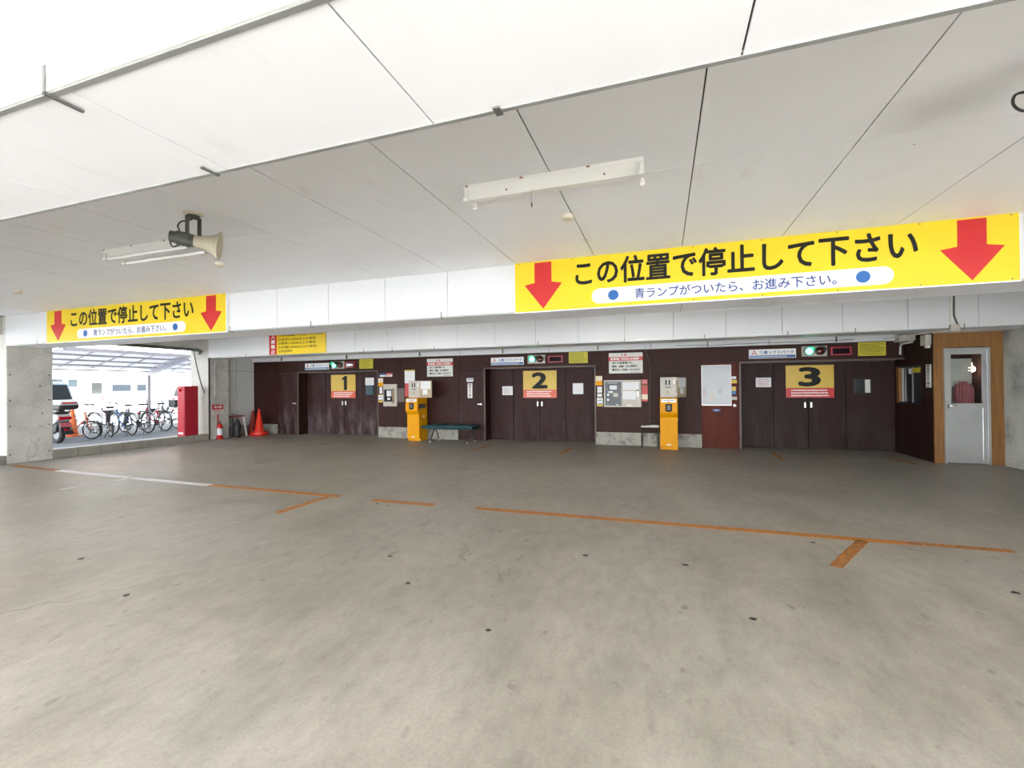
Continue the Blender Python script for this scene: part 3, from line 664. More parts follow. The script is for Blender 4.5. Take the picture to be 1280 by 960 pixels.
sheet('sticker', 'small blue and white sticker above the intercom', 'sticker', -7.58, -7.39, 1.71, 1.81, YW, 'navy', ((0, .5, 'paper'),), rows=0)
sheet('sticker', 'small red and white sticker above the intercom', 'sticker', -7.37, -7.17, 1.71, 1.82, YW, 'paper', ((.55, 1, 'coral'),), rows=2, ink='red')
sheet('sticker', 'orange and cream sticker beside lift door one', 'sticker', -7.63, -7.47, 1.44, 1.67, YW, 'machine', ((.5, 1, 'ivory'),), rows=0)
sheet('sticker', 'narrow white sticker beside the intercom', 'sticker', -7.59, -7.50, 1.24, 1.42, YW, 'paper', rows=4, ink='navy')
sheet('sticker', 'yellow sticker with white middle beside the intercom', 'sticker', -7.63, -7.48, .99, 1.21, YW, 'yellow2', ((.3, .9, 'paper'),), rows=2, ink='black')
sheet('poster', 'tall white poster with yellow border behind the coin box', 'poster', -6.77, -6.45, 1.15, 1.89, YW, 'paper', ((.95, 1, 'yellow2'), (.66, .9, 'greypanel'), (.0, .5, 'coral')), rows=0)
sheet('sticker', 'small black and white sticker on the side door behind the bench', 'sticker', -4.89, -4.70, 1.54, 1.65, YW-.005, 'alud', ((0, .8, 'paper'),), rows=1, ink='black')
sheet('sticker', 'orange and cream sticker beside lift door two', 'sticker', -1.52, -1.36, 1.41, 1.64, YW, 'machine', ((.5, .95, 'ivory'),), rows=0)
sheet('sticker', 'white and grey striped sticker beside the control panel', 'sticker', -1.48, -1.37, 1.14, 1.38, YW, 'paper', ((.3, .42, 'greymetal'), (.62, .75, 'alu')), rows=0)
sheet('sticker', 'yellow bordered sticker lowest beside the control panel', 'sticker', -1.49, -1.35, .91, 1.12, YW, 'yellow2', ((.3, .95, 'paper'),), rows=2, ink='navy')
sheet('sticker', 'small red label at the upper corner of the control panel', 'sticker', -.46, -.33, 1.43, 1.54, YW, 'coral', rows=2, ink='paper')
sheet('sticker', 'tall red label with white field beside the control panel', 'sticker', -.46, -.33, 1.03, 1.42, YW, 'coral', ((.12, .42, 'ivory'), (.9, 1, 'rust')), rows=0)
def vertical_sign(label, parent_loc, rz, z0, z1, w, chars):
    s = thing('vertical_sign', label, 'sign', parent_loc, rz)
    box(-w/2, w/2, -.01, -.001, z0, z1).build('board', 'white', s); n = len(chars); h = (z1-z0)/(n+.4)
    for i, c in enumerate(chars): text(c, 'black', s, -w*.32, w*.32, z1-h*(i+1.1), z1-h*(i+.3), -.011, .03)
vertical_sign('white vertical sign on the brown side door', (-4.795, YW-.005, 0), 0, 1.11, 1.50, .13, '関係者以外立入禁止')
vertical_sign('white vertical sign on the dark office wall', (XO, 9.905, 0), -math.pi/2, 1.32, 1.73, .15, '関係者以外立入禁止')
# red door: whiteboard, stickers
s = thing('whiteboard', 'white marker board hung on the reddish brown door', 'whiteboard', (.83, YW-.006, 0))
box(0, .58, -.012, -.001, .96, 1.825).build('board', 'whiteboard', s)
for a in ((-.012, .592, .945, .965), (-.012, .592, 1.82, 1.838), (-.012, .004, .965, 1.82), (.576, .592, .965, 1.82)): box(a[0], a[1], -.022, -.001, a[2], a[3]).build('frame', 'white', s, bevel=.004)
box(.0, .58, -.045, -.02, .948, .956).build('pen_tray', 'silver', s)
for m, x, z, r in (('coral', .045, 1.19, 3), ('yellow2', .19, 1.07, 4), ('alu', .29, 1.07, 6), ('blue', .36, 1.22, 2), ('alu', .45, 1.07, 6), ('alu', .12, 1.15, 3), ('alu', .27, 1.36, 2), ('alu', .44, 1.6, 4)):
    fine_print(m, s, x-.03, x+.035, z-.02, z+.04*r, -.0125, r+1, int(x*100), .35, .8, name='marker_note')
sheet('sticker', 'white torn sticker at the edge of the red door', 'sticker', 1.425, 1.52, 1.52, 1.58, YW-.006, 'paper', rows=0)
sheet('sticker', 'yellow arrow sticker at the edge of the red door', 'sticker', 1.42, 1.53, 1.43, 1.50, YW-.006, 'yellow3', rows=1, ink='black')
sheet('sticker', 'blue and yellow sticker at the edge of the red door', 'sticker', 1.43, 1.51, 1.19, 1.36, YW-.006, 'blue', ((.45, 1, 'yellow2'),), rows=0)
s = thing('oval_plate', 'small blue oval plate under the whiteboard', 'plate', (1.12, YW-.006, .84)); MB().disc((0, -.004, 0), .085, .032, 'y', 20, .006).build('plate', 'navy', s); fine_print('paper', s, -.05, .05, -.012, .012, -.0075, 1, 4, .6, .9)

# ------------------------------------------------------------------ control boxes, machines
s = thing('card_reader', 'grey wall mounted card reader with an open flap beside lift door one', 'card reader', (-7.45, YW, 0))
for a in ((0, .44, 1.35, 1.50), (0, .44, .88, 1.01), (0, .02, 1.01, 1.35), (.29, .44, 1.01, 1.35)): box(a[0], a[1], -.03, -.001, a[2], a[3]).build('plate', 'beige', s)
box(.02, .29, -.008, -.001, 1.01, 1.35).build('recess', 'black', s); box(.10, .25, -.012, -.008, 1.16, 1.32).build('screen', 'paper', s, label='pale screen'); box(.12, .21, -.012, -.008, 1.06, 1.12).build('card_slot', 'offwhite', s)
box(.33, .345, -.10, -.03, .98, 1.38).build('flap', 'beige2', s, label='tan flap standing open'); box(.45, .68, -.03, -.001, 1.0, 1.38).build('side_cover', 'headtrim', s)
s = thing('control_panel', 'grey and beige control panel with papers beside lift door two', 'control panel', (-1.32, YW, 0))
box(0, .85, -.05, -.001, .90, 1.53).build('cabinet', 'beige', s, bevel=.005)
box(.03, .405, -.056, -.05, .93, 1.50).build('dark_panel', 'greymetal', s)
pd = box(.42, .835, -.062, -.05, .915, 1.515).build('door', 'beige', s, bevel=.003)
box(.76, .79, -.085, -.062, 1.15, 1.26).build('handle', 'silver', pd); MB().cyl((.775, -.062, 1.29), (.775, -.08, 1.29), .02, n=10).build('lock', 'darkplastic', pd)
box(.53, .64, -.07, -.062, .925, .965).build('name_plate', 'ivory', pd)
for a, m in (((.44, .80, 1.30, 1.48), 'paper'), ((.44, .73, 1.08, 1.27), 'paper')):
    p = box(a[0], a[1], -.064, -.062, a[2], a[3]).build('paper', m, s); fine_print('alu', p, a[0]+.02, a[1]-.02, a[2]+.02, a[3]-.02, -.0645, 5, 3, .25, .5)
box(.12, .32, -.06, -.056, 1.29, 1.42).build('screen_bezel', 'black', s); box(.135, .305, -.063, -.06, 1.305, 1.41).build('screen', 'paper', s, label='pale screen')
box(.11, .21, -.059, -.056, 1.235, 1.275).build('label_plate', 'paper', s); box(.22, .33, -.066, -.056, 1.14, 1.23).build('card_reader', 'beige', s)
for z in (1.19, 1.07): MB().cyl((.10, -.056, z), (.10, -.07, z), .018, n=10).build('button', 'silver', s)
box(.06, .37, -.066, -.056, 1.0, 1.10).build('slot_cover', 'greymetal', s); box(.28, .34, -.059, -.056, .945, .965).build('maker_plate', 'white', s); fine_print('white', s, .09, .33, 1.455, 1.475, -.057, 1, 3, .6, 1.2)
def fee_machine(x, label, group):
    s = thing('fee_machine', label, 'ticket machine', (x, 10.68, 0), 0, group)
    prof = [(-.43, 0), (-.43, .07), (-.48, .075), (-.48, .70), (-.56, .80), (-.56, 1.10), (-.53, 1.13), (-.06, 1.13), (-.06, 0)]
    MB().prism(prof, 'x', 0, .36).build('body', 'machine', s, bevel=.008)
    box(.03, .33, -.563, -.56, 1.035, 1.105).build('title_plate', 'white', s); fine_print('navy', s, .05, .30, 1.06, 1.09, -.5635, 1, 4, .6, 1); box(.15, .21, -.564, -.563, 1.04, 1.052).build('logo_mark', 'red', s)
    MB().prism([(.11, 1.0), (.11, .86), (.14, .83), (.22, .83), (.25, .86), (.25, 1.0)], 'y', -.566, -.55).build('ticket_slot', 'black', s); box(.145, .215, -.572, -.566, .87, .97).build('slot_mouth', 'alud', s)
    box(.02, .34, -.482, -.48, .10, .68).build('front_cover', 'machine', s); box(.13, .22, -.486, -.482, .105, .125).build('small_plate', 'white', s)
    box(.36, .363, -.50, -.16, .85, .97).build('side_plate', 'greymetal', s); fine_print('paper', s, 0, 0, 0, 0, 0, 1) if False else None
    MB().cyl((.36, -.25, .64), (.372, -.25, .64), .035, n=14).build('side_lock', 'white', s); box(.005, .355, -.425, -.06, -.0, .012).build('plinth', 'backing', s)
    return s
fee_machine(-6.36, 'yellow fee machine beside the teal bench', 'yellow fee machines'); fee_machine(-.06, 'yellow fee machine beside the small table', 'yellow fee machines')
def coin_box(x, ang, label, w):
    s = thing('key_box', label, 'metal box', (x, 10.68, 1.135), 0, 'open metal boxes on the fee machines')
    box(0, .33, -.40, -.03, 0, .44).build('case', 'beige', s, bevel=.006); box(.02, .31, -.404, -.40, .02, .42).build('front_panel', 'beige', s)
    for cx in (.12, .19): box(cx-.014, cx+.014, -.408, -.404, .27, .38).build('coin_slot', 'black', s)
    box(.10, .22, -.408, -.404, .215, .23).build('note_slot', 'black', s); MB().cyl((.16, -.404, .12), (.16, -.412, .12), .03, n=14).build('lock_disc', 'beige2', s); box(.27, .30, -.41, -.404, .29, .38).build('label_strip', 'white', s)
    h = MB(); d = bpy.data.objects.new
    c, sn = math.cos(ang), math.sin(ang); M3 = Matrix(((c, -sn, 0), (sn, c, 0), (0, 0, 1))); hinge = Vector((.335, -.40, 0))
    def dr(nm, a, m): MB().obox(hinge + M3 @ Vector(((a[0]+a[1])/2, (a[2]+a[3])/2, (a[4]+a[5])/2)), (a[1]-a[0], a[3]-a[2], a[5]-a[4]), M3).build(nm, m, s)
    dr('door', (0, w, -.02, 0, 0, .44), 'beige2'); dr('paper', (.04, w-.03, -.024, -.021, .22, .42), 'paper'); dr('paper', (.10, w-.12, -.024, -.021, .08, .21), 'paper')
    for z in (.05, .37): MB().cyl(hinge+Vector((0, -.01, z)), hinge+Vector((0, -.01, z+.05)), .012, n=8).build('hinge', 'silver', s)
coin_box(-6.36, .0, 'open beige metal box on the fee machine near the bench', .36); coin_box(-.05, 1.0, 'open beige metal box on the fee machine near the table', .36)
# bench
s = thing('waiting_bench', 'teal three seat bench with black frame below the side door', 'bench', (-5.88, 10.30, 0))
for i in range(3):
    x0 = .02+i*.475; v = []; n = 8
    prof = [(-.26, .40), (-.25, .43), (-.10, .425), (.08, .43), (.22, .445), (.235, .42), (.22, .395), (.05, .38), (-.15, .38), (-.24, .385)]
    mb = MB(); m = len(prof); vs = []; fs = []
    for j in range(7):
        u = j/6; sx = x0+.01+.45*u; sag = -.018*math.sin(math.pi*u) if True else 0
        vs += [(sx, y, z-.018-.012*(z < .40)+.022*math.sin(math.pi*u)**.6*(z > .39)) for y, z in prof]
    for j in range(6):
        for k in range(m): fs.append((j*m+k, j*m+(k+1) % m, (j+1)*m+(k+1) % m, (j+1)*m+k))
    fs += [tuple(range(m)), tuple(range(7*m-1, 6*m-1, -1))]
    MB().add(vs, fs).build('seat', 'teal', s, smooth=True)
box(.05, 1.43, -.02, .02, .315, .352).build('beam_rail', 'rubber', s)
for x in (.27, 1.30):
    for sgn in (-1, 1):
        l = MB().tube([(x, sgn*.03, .32), (x+.015, sgn*.10, .24), (x+.0, sgn*.24, .03)], .016, 8).build('leg', 'darkplastic', s, smooth=True)
        MB().cyl((x, sgn*.24, 0), (x, sgn*.245, .05), .022, .018, n=10).build('foot', 'silver', l, label='silver foot')
# small table
s = thing('small_table', 'small black framed table with a pale top beside the fee machine', 'table', (-.47, 10.35, 0))
box(0, .39, 0, .33, .47, .495).build('table_top', 'offwhite', s, bevel=.004)
for x in (.02, .37):
    for y in (.02, .31): MB().cyl((x, y, 0), (x, y, .47), .011, n=8).build('leg', 'rubber', s)
box(.02, .37, .30, .32, .43, .455).build('apron', 'rubber', s)
s = thing('folded_newspaper', 'folded white paper lying on the small table', 'paper', (-.27, 10.45, .495)); box(0, .16, 0, .14, 0, .012).build('sheet', 'paper', s)
s = thing('wall_tap', 'small grey tap on the skirting under the table', 'tap', (-.17, YW-.008, .24))
MB().cyl((0, 0, 0), (0, -.06, 0), .014, n=10).build('spout_pipe', 'alu', s); MB().cyl((0, -.055, .0), (0, -.06, -.05), .01, n=8).build('spout', 'alu', s); MB().cyl((-.03, -.03, .025), (.03, -.03, .025), .007, n=8).build('tap_handle', 'alud', s); MB().cyl((.03, -.01, -.24), (.03, -.01, 0), .012, n=8).build('riser_pipe', 'alu', s)
s = thing('wall_cable', 'thin grey cable hanging down the brown wall beside the red labels', 'cable', (0, 0, 0))
MB().tube(curve([(-.37, YW-.065, 2.30), (-.355, YW-.04, 2.2), (-.30, YW-.01, 2.0), (-.275, YW-.008, 1.7), (-.285, YW-.008, 1.1), (-.29, YW-.008, .5)]), .006, 6).build('cable', 'gunmetal', s)
s = thing('overhead_cable', 'thin black cable sagging along the white boards over lift door three', 'cable')
MB().tube(curve([(.3+.28*i, YW-.075, 2.27+.012*math.sin(i*1.3)+.02*(i % 4 == 0)) for i in range(13)]), .006, 6).build('cable', 'rubber', s)
# equipment over the hatch window
s = thing('wall_equipment', 'grey pipe and ballast assembly above the hatch window', 'equipment', (XO, 10.85, 2.22))
MB().lathe([(.10, 0), (.10, .16), (.06, .2)], (-.12, .35, .05), (0, -1, 0), 18).build('fan_drum', 'beige', s, smooth=True)
box(-.17, -.01, -.55, .12, -.02, .10).build('box_row', 'beige', s, bevel=.01); box(-.18, -.01, -.06, .0, -.03, .11).build('clamp', 'alu', s); box(-.18, -.01, -.36, -.3, -.03, .11).build('clamp', 'alu', s)
MB().cyl((-.06, .45, -.05), (-.06, -.55, -.05), .022, n=10).build('pipe', 'beige', s); MB().tube([(-.08, -.52, -.05), (-.08, -.22, -.05), (-.08, -.15, -.10), (-.08, -.14, -.26)], .018, 8).build('drop_pipe', 'offwhite', s, smooth=True)
s = thing('junction_box', 'small white junction box at the top of the office wall', 'junction box', (XO, 9.9, 2.07))
box(-.09, -.001, -.10, .08, 0, .19).build('case', 'beige', s, bevel=.01); box(-.07, -.02, -.10, -.03, -.05, .0).build('cable_gland', 'offwhite', s)
s = thing('beam_conduit', 'cable and small box running down the rear beam above the plywood', 'conduit', (4.40, 9.0, 0))
MB().tube(curve([(.02, -.012, 2.82), (.015, -.012, 2.5), (.03, -.012, 2.42), (.06, -.015, 2.32), (.06, -.015, 2.29)]), .012, 8).build('cable', 'gunmetal', s, smooth=True); box(-.035, -.005, -.015, -.001, 2.36, 2.82).build('trunking', 'offwhite', s); box(-.05, .07, -.06, -.001, 2.215, 2.33).build('box', 'beige', s, bevel=.006)
MB().tube([(-.05, -.03, 2.24), (-.4, .4, 2.22), (-.6, .8, 2.2)], .009, 6).build('loose_cable', 'beige', s)

# ------------------------------------------------------------------ ceiling fittings
def batten(x0, x1, y, label, tubes):
    s = thing('fluorescent_fixture', label, 'ceiling light', (x0, y, ZC)); L_ = x1-x0
    MB().prism([(-.105, -.001), (-.10, -.018), (-.03, -.075), (.03, -.075), (.10, -.018), (.105, -.001)], 'x', 0, L_).build('housing', 'lampwhite', s)
    for ex in (.012, L_-.012):
        for sg in (-1, 1):
            hd = MB().box(ex-.010, ex+.010, sg*.085-.011, sg*.085+.011, -.105, -.03).build('lamp_holder', 'lampwhite', s, bevel=.003)
            MB().cyl((ex-.016, sg*.085, -.09), (ex+.016, sg*.085, -.09), .015, n=12).build('socket', 'lampwhite', hd)
    if tubes:
        for sg in (-1, 1):
            t = MB().cyl((.03, sg*.085, -.095), (L_-.03, sg*.085, -.095), .016, n=14).build('tube', 'filltube' if tubes == 'lit' else 'tube', s, smooth=True)
            for ex in (.03, L_-.055): MB().cyl((ex, sg*.085, -.095), (ex+.025, sg*.085, -.095), .0168, n=14).build('end_cap', 'alu', t)
    else:
        MB().cyl((L_*.40, -.06, -.08), (L_*.40, -.06, -.17), .0018, n=5).build('pull_cord', 'alu', s); MB().cyl((L_*.40, -.06, -.17), (L_*.40, -.06, -.20), .005, n=6).build('cord_knob', 'alud', s)
        for ex in (.25, .8): MB().disc((L_*ex, -.06, -.052), .006, .006, 'y', 8, .008).build('screw', 'alud', s)
    for ex in (.02, .35, .72): MB().disc((L_*ex, -.106, -.008), .014, .006, 'y', 8, .003).build('rust_spot', 'rust', s)
batten(-1.33, -.10, 3.0, 'white ceiling fixture without tubes in front of the long sign', False); batten(-5.40, -4.15, 3.07, 'white twin tube ceiling fixture beside the horn speaker', True)
for x_, w_ in ((-9.6, 'nearest the bicycle opening'), (-5.4, 'in line with the bench'), (-1.2, 'in line with lift door two')): batten(x_, x_+1.23, 7.3, 'added lit twin tube fixture, unseen behind the middle beam ' + w_, 'lit')  # unseen fixtures added to brighten the rear of the hall
def horn_speaker(x, y, label):
    s = thing('horn_speaker', label, 'loudspeaker', (x, y, ZC), 0, 'horn speakers on the ceiling')
    MB().lathe([(.07, -.001), (.07, -.012), (.05, -.02)], (0, 0, 0), (0, 0, 1), 20).build('ceiling_plate', 'ivory', s, smooth=True)
    MB().cyl((0, 0, -.018), (0, 0, -.035), .045, n=16).build('mount', 'gunmetal', s)
    for sg in (-1, 1): box(-.02, .02, sg*.05-.003, sg*.05+.003, -.24, -.03).build('bracket_arm', 'gunmetal', s)
    box(-.02, .02, -.053, .053, -.04, -.034).build('bracket_top', 'gunmetal', s)
    d = Vector((.72, .66, -.12)).normalized(); o = Vector((-.02, 0, -.22))
    dv = MB().lathe([(.02, -.15), (.045, -.145), (.048, -.10), (.056, -.10), (.056, -.02), (.050, 0), (.05, .02)], o, d, 20).build('driver', 'gunmetal', s, smooth=True)
    MB().lathe([(.046, .0), (.05, .06), (.062, .11), (.08, .155), (.105, .185), (.117, .19), (.117, .196), (.108, .196), (.075, .165), (.055, .115), (.03, .06), (.001, .05)], o, d, 28).build('horn', 'horn', s, smooth=True)
    MB().tube(curve([(-.01, .03, -.02), (-.05, .0, -.05), (-.11, -.02, -.06), (-.15, -.02, -.09), (-.12, -.03, -.13), (-.10, -.04, -.165), (-.12, -.03, -.19)]), .006, 6).build('cable', 'rubber', s, smooth=True)
    MB().tube(curve([(-.16, 0, -.24), (-.22, -.01, -.25), (-.25, -.01, -.22), (-.25, -.01, -.185), (-.22, 0, -.165), (-.12, 0, -.17)]), .006, 6).build('cable_loop', 'rubber', s, smooth=True)
horn_speaker(-3.60, 2.60, 'beige horn speaker hanging beside the twin tube fixture'); horn_speaker(1.72, 2.56, 'horn speaker whose cable loop shows at the picture edge')
for x, y, l in ((-.74, 3.69, 'round ivory heat detector near the tubeless fixture'), (-4.75, 3.73, 'round ivory heat detector near the twin tube fixture'), (-8.70, 3.76, 'round ivory heat detector near the bicycle opening')):
    s = thing('heat_detector', l, 'detector', (x, y, ZC), 0, 'round detectors on the ceiling')
    MB().lathe([(.052, -.001), (.052, -.012), (.047, -.02)], (0, 0, 0), (0, 0, 1), 24).build('base', 'ivory', s, smooth=True); MB().lathe([(.046, -.02), (.044, -.034), (.03, -.042), (.001, -.044)], (0, 0, 0), (0, 0, 1), 24).build('dome', 'ivory', s, smooth=True)

# ------------------------------------------------------------------ alcove things
def traffic_cone(x, y, h, mat, label, ring, tilt=0):
    s = thing('traffic_cone', label, 'traffic cone', (x, y, 0), .3, 'traffic cones in the alcove' if mat != 'orange' else None)
    MB().box(-.19, .19, -.19, .19, 0, .03).build('base_plate', mat, s, bevel=.012)
    MB().lathe([(.15, .03), (.138, .05), (.028, h-.02), (.02, h), (.001, h)], (0, 0, 0), (0, 0, 1), 24).build('cone_body', mat, s, smooth=True)
    if ring: MB().lathe([(.15, .03), (.21, .035), (.235, .06), (.23, .11), (.18, .125), (.145, .125)], (0, 0, 0), (0, 0, 1), 24).build('weight_ring', mat, s, smooth=True)
traffic_cone(-11.52, 10.28, .80, 'cone', 'bright red traffic cone with a red weight ring', True); traffic_cone(-12.0, 10.48, .74, 'oldcone', 'dull dark red traffic cone behind the bright one', False)
s = thing('fire_extinguisher', 'red fire extinguisher standing at the concrete pillar', 'fire extinguisher', (-11.78, 9.22, 0))
MB().lathe([(.10, 0), (.10, .03), (.075, .035)], (0, 0, 0), (0, 0, 1), 24).build('stand', 'ext', s, smooth=True)
MB().lathe([(.068, .035), (.072, .05), (.072, .36), (.06, .40), (.03, .43), (.03, .45)], (0, 0, 0), (0, 0, 1), 24).build('cylinder', 'ext', s, smooth=True)
MB().lathe([(.0735, .12), (.0735, .31)], (0, 0, 0), (0, 0, 1), 24).build('label_band', 'paper', s, smooth=True); MB().cyl((0, 0, .45), (0, 0, .48), .025, n=12).build('valve', 'alud', s); MB().bar((-.02, 0, .49), (.10, -.04, .52), .018, .012).build('lever', 'alud', s)
MB().tube(curve([(-.02, 0, .47), (-.08, .0, .46), (-.10, 0, .38), (-.095, 0, .2), (-.09, 0, .14)]), .009, 8).build('hose', 'rubber', s, smooth=True)
s = thing('extinguisher_sign', 'red and white fire extinguisher sign on the pillar', 'sign', (XL, 9.25, 0), math.pi/2)
box(-.16, .16, -.014, -.001, .83, .97).build('red_plate', 'red', s); box(-.16, .16, -.014, -.001, .70, .83).build('white_plate', 'offwhite', s); text('消火器', 'white', s, -.12, .12, .865, .945, -.015, .03); fine_print('coral', s, -.13, .13, .715, .815, -.015, 3, 4, .4, .7); box(-.012, .012, -.02, -.001, .48, .70).build('post', 'red', s)
s = thing('step_stool', 'small folding step stool with dark top in the alcove', 'step stool', (-12.02, 9.88, 0))
box(-.16, .16, -.20, .20, .58, .615).build('top_step', 'oldcone', s, bevel=.006)
for sg in (-1, 1):
    MB().bar((sg*.13, .17, .58), (sg*.17, .25, .0), .03, .05).build('leg', 'offwhite', s); MB().bar((sg*.13, -.17, .58), (sg*.17, -.25, 0), .03, .05).build('leg', 'darkplastic', s)
box(-.16, .16, .225, .27, .30, .325).build('lower_step', 'offwhite', s); MB().tube([(-.1, 0, .615), (-.1, 0, .65), (.1, 0, .65), (.1, 0, .615)], .008, 6).build('grip', 'rubber', s)
s = thing('dark_bag', 'dark bag leaning against the pillar beside the stool', 'bag', (-11.73, 9.72, 0))
MB().lathe([(.05, 0), (.09, .03), (.085, .22), (.10, .36), (.06, .46), (.03, .52), (.001, .53)], (0, 0, 0), (0, 0, 1), 12).build('bag_body', 'rubber', s, smooth=True); MB().tube([(-.03, 0, .48), (-.03, 0, .60), (.03, 0, .60), (.03, 0, .48)], .008, 6).build('strap', 'darkplastic', s)
s = thing('hydrant_cabinet', 'tall red hydrant cabinet standing on the kerb at the opening', 'cabinet', (-12.12, 8.40, .155))
box(-.14, .14, 0, .36, 0, 1.34).build('body', 'hydrant', s, bevel=.008); box(-.12, .12, -.008, 0, .05, 1.08).build('front_door', 'hydrant', s); box(-.12, .12, -.008, 0, 1.10, 1.32).build('lamp_panel', 'hydrant', s)
MB().lathe([(.04, 0), (.04, .02), (.03, .05), (.001, .055)], (-.02, -.008, 1.23), (0, -1, 0), 16).build('alarm_lamp', 'tailred', s, smooth=True); box(-.1, .08, -.010, -.008, .06, .11).build('label', 'paper', s); box(-.12, -.10, -.02, -.008, .72, .80).build('handle', 'silver', s)

# ------------------------------------------------------------------ yard: canopy
GZ = .07
cp = thing('bicycle_canopy', 'cantilever canopy of pale polycarbonate over the bicycles', 'canopy', (-15.5, 9.5, GZ))
xa, za, xb, zb = -1.0, 1.95-.0, .9, 2.42          # low rear edge, high front edge (local)
def cz(x): return za+(x-xa)/(xb-xa)*(zb-za)
ya, yb = -2.35, 6.2
rows = 5; ny = 11; st = (yb-ya)/ny
for i in range(rows):
    x = xa+(xb-xa)*i/(rows-1)
    MB().bar((x, ya, cz(x)), (x, yb, cz(x)), .06 if i in (0, rows-1) else .035, .09 if i == rows-1 else .05).build('purlin', 'canopysteel', cp)
for j in range(ny+1):
    y = ya+j*st; MB().bar((xa, y, cz(xa)+.03), (xb, y, cz(xb)+.03), .03, .03).build('rafter', 'canopysteel', cp)
proto = None
for i in range(rows-1):
    x0 = xa+(xb-xa)*i/(rows-1); x1 = xa+(xb-xa)*(i+1)/(rows-1)
    for j in range(ny):
        c = Vector(((x0+x1)/2, ya+(j+.5)*st, (cz(x0)+cz(x1))/2+.055))
        if proto is None:
            an = math.atan2(zb-za, xb-xa)
            M3 = Matrix.Rotation(-an, 3, 'Y')
            proto = MB().obox((0, 0, 0), ((x1-x0)/math.cos(an)-.01, st-.01, .006), M3).build('roof_pane', 'poly', cp); proto.location = c
        else: piece(proto, cp, c)
for y in (.86, 4.4):
    MB().bar((xa, y, 0), (xa, y, cz(xa)+.02), .10, .10).build('post', 'canopysteel', cp); MB().bar((xa, y, cz(xa)-.07), (xb-.05, y, cz(xb)-.06), .09, .15).build('cantilever_arm', 'canopysteel', cp)

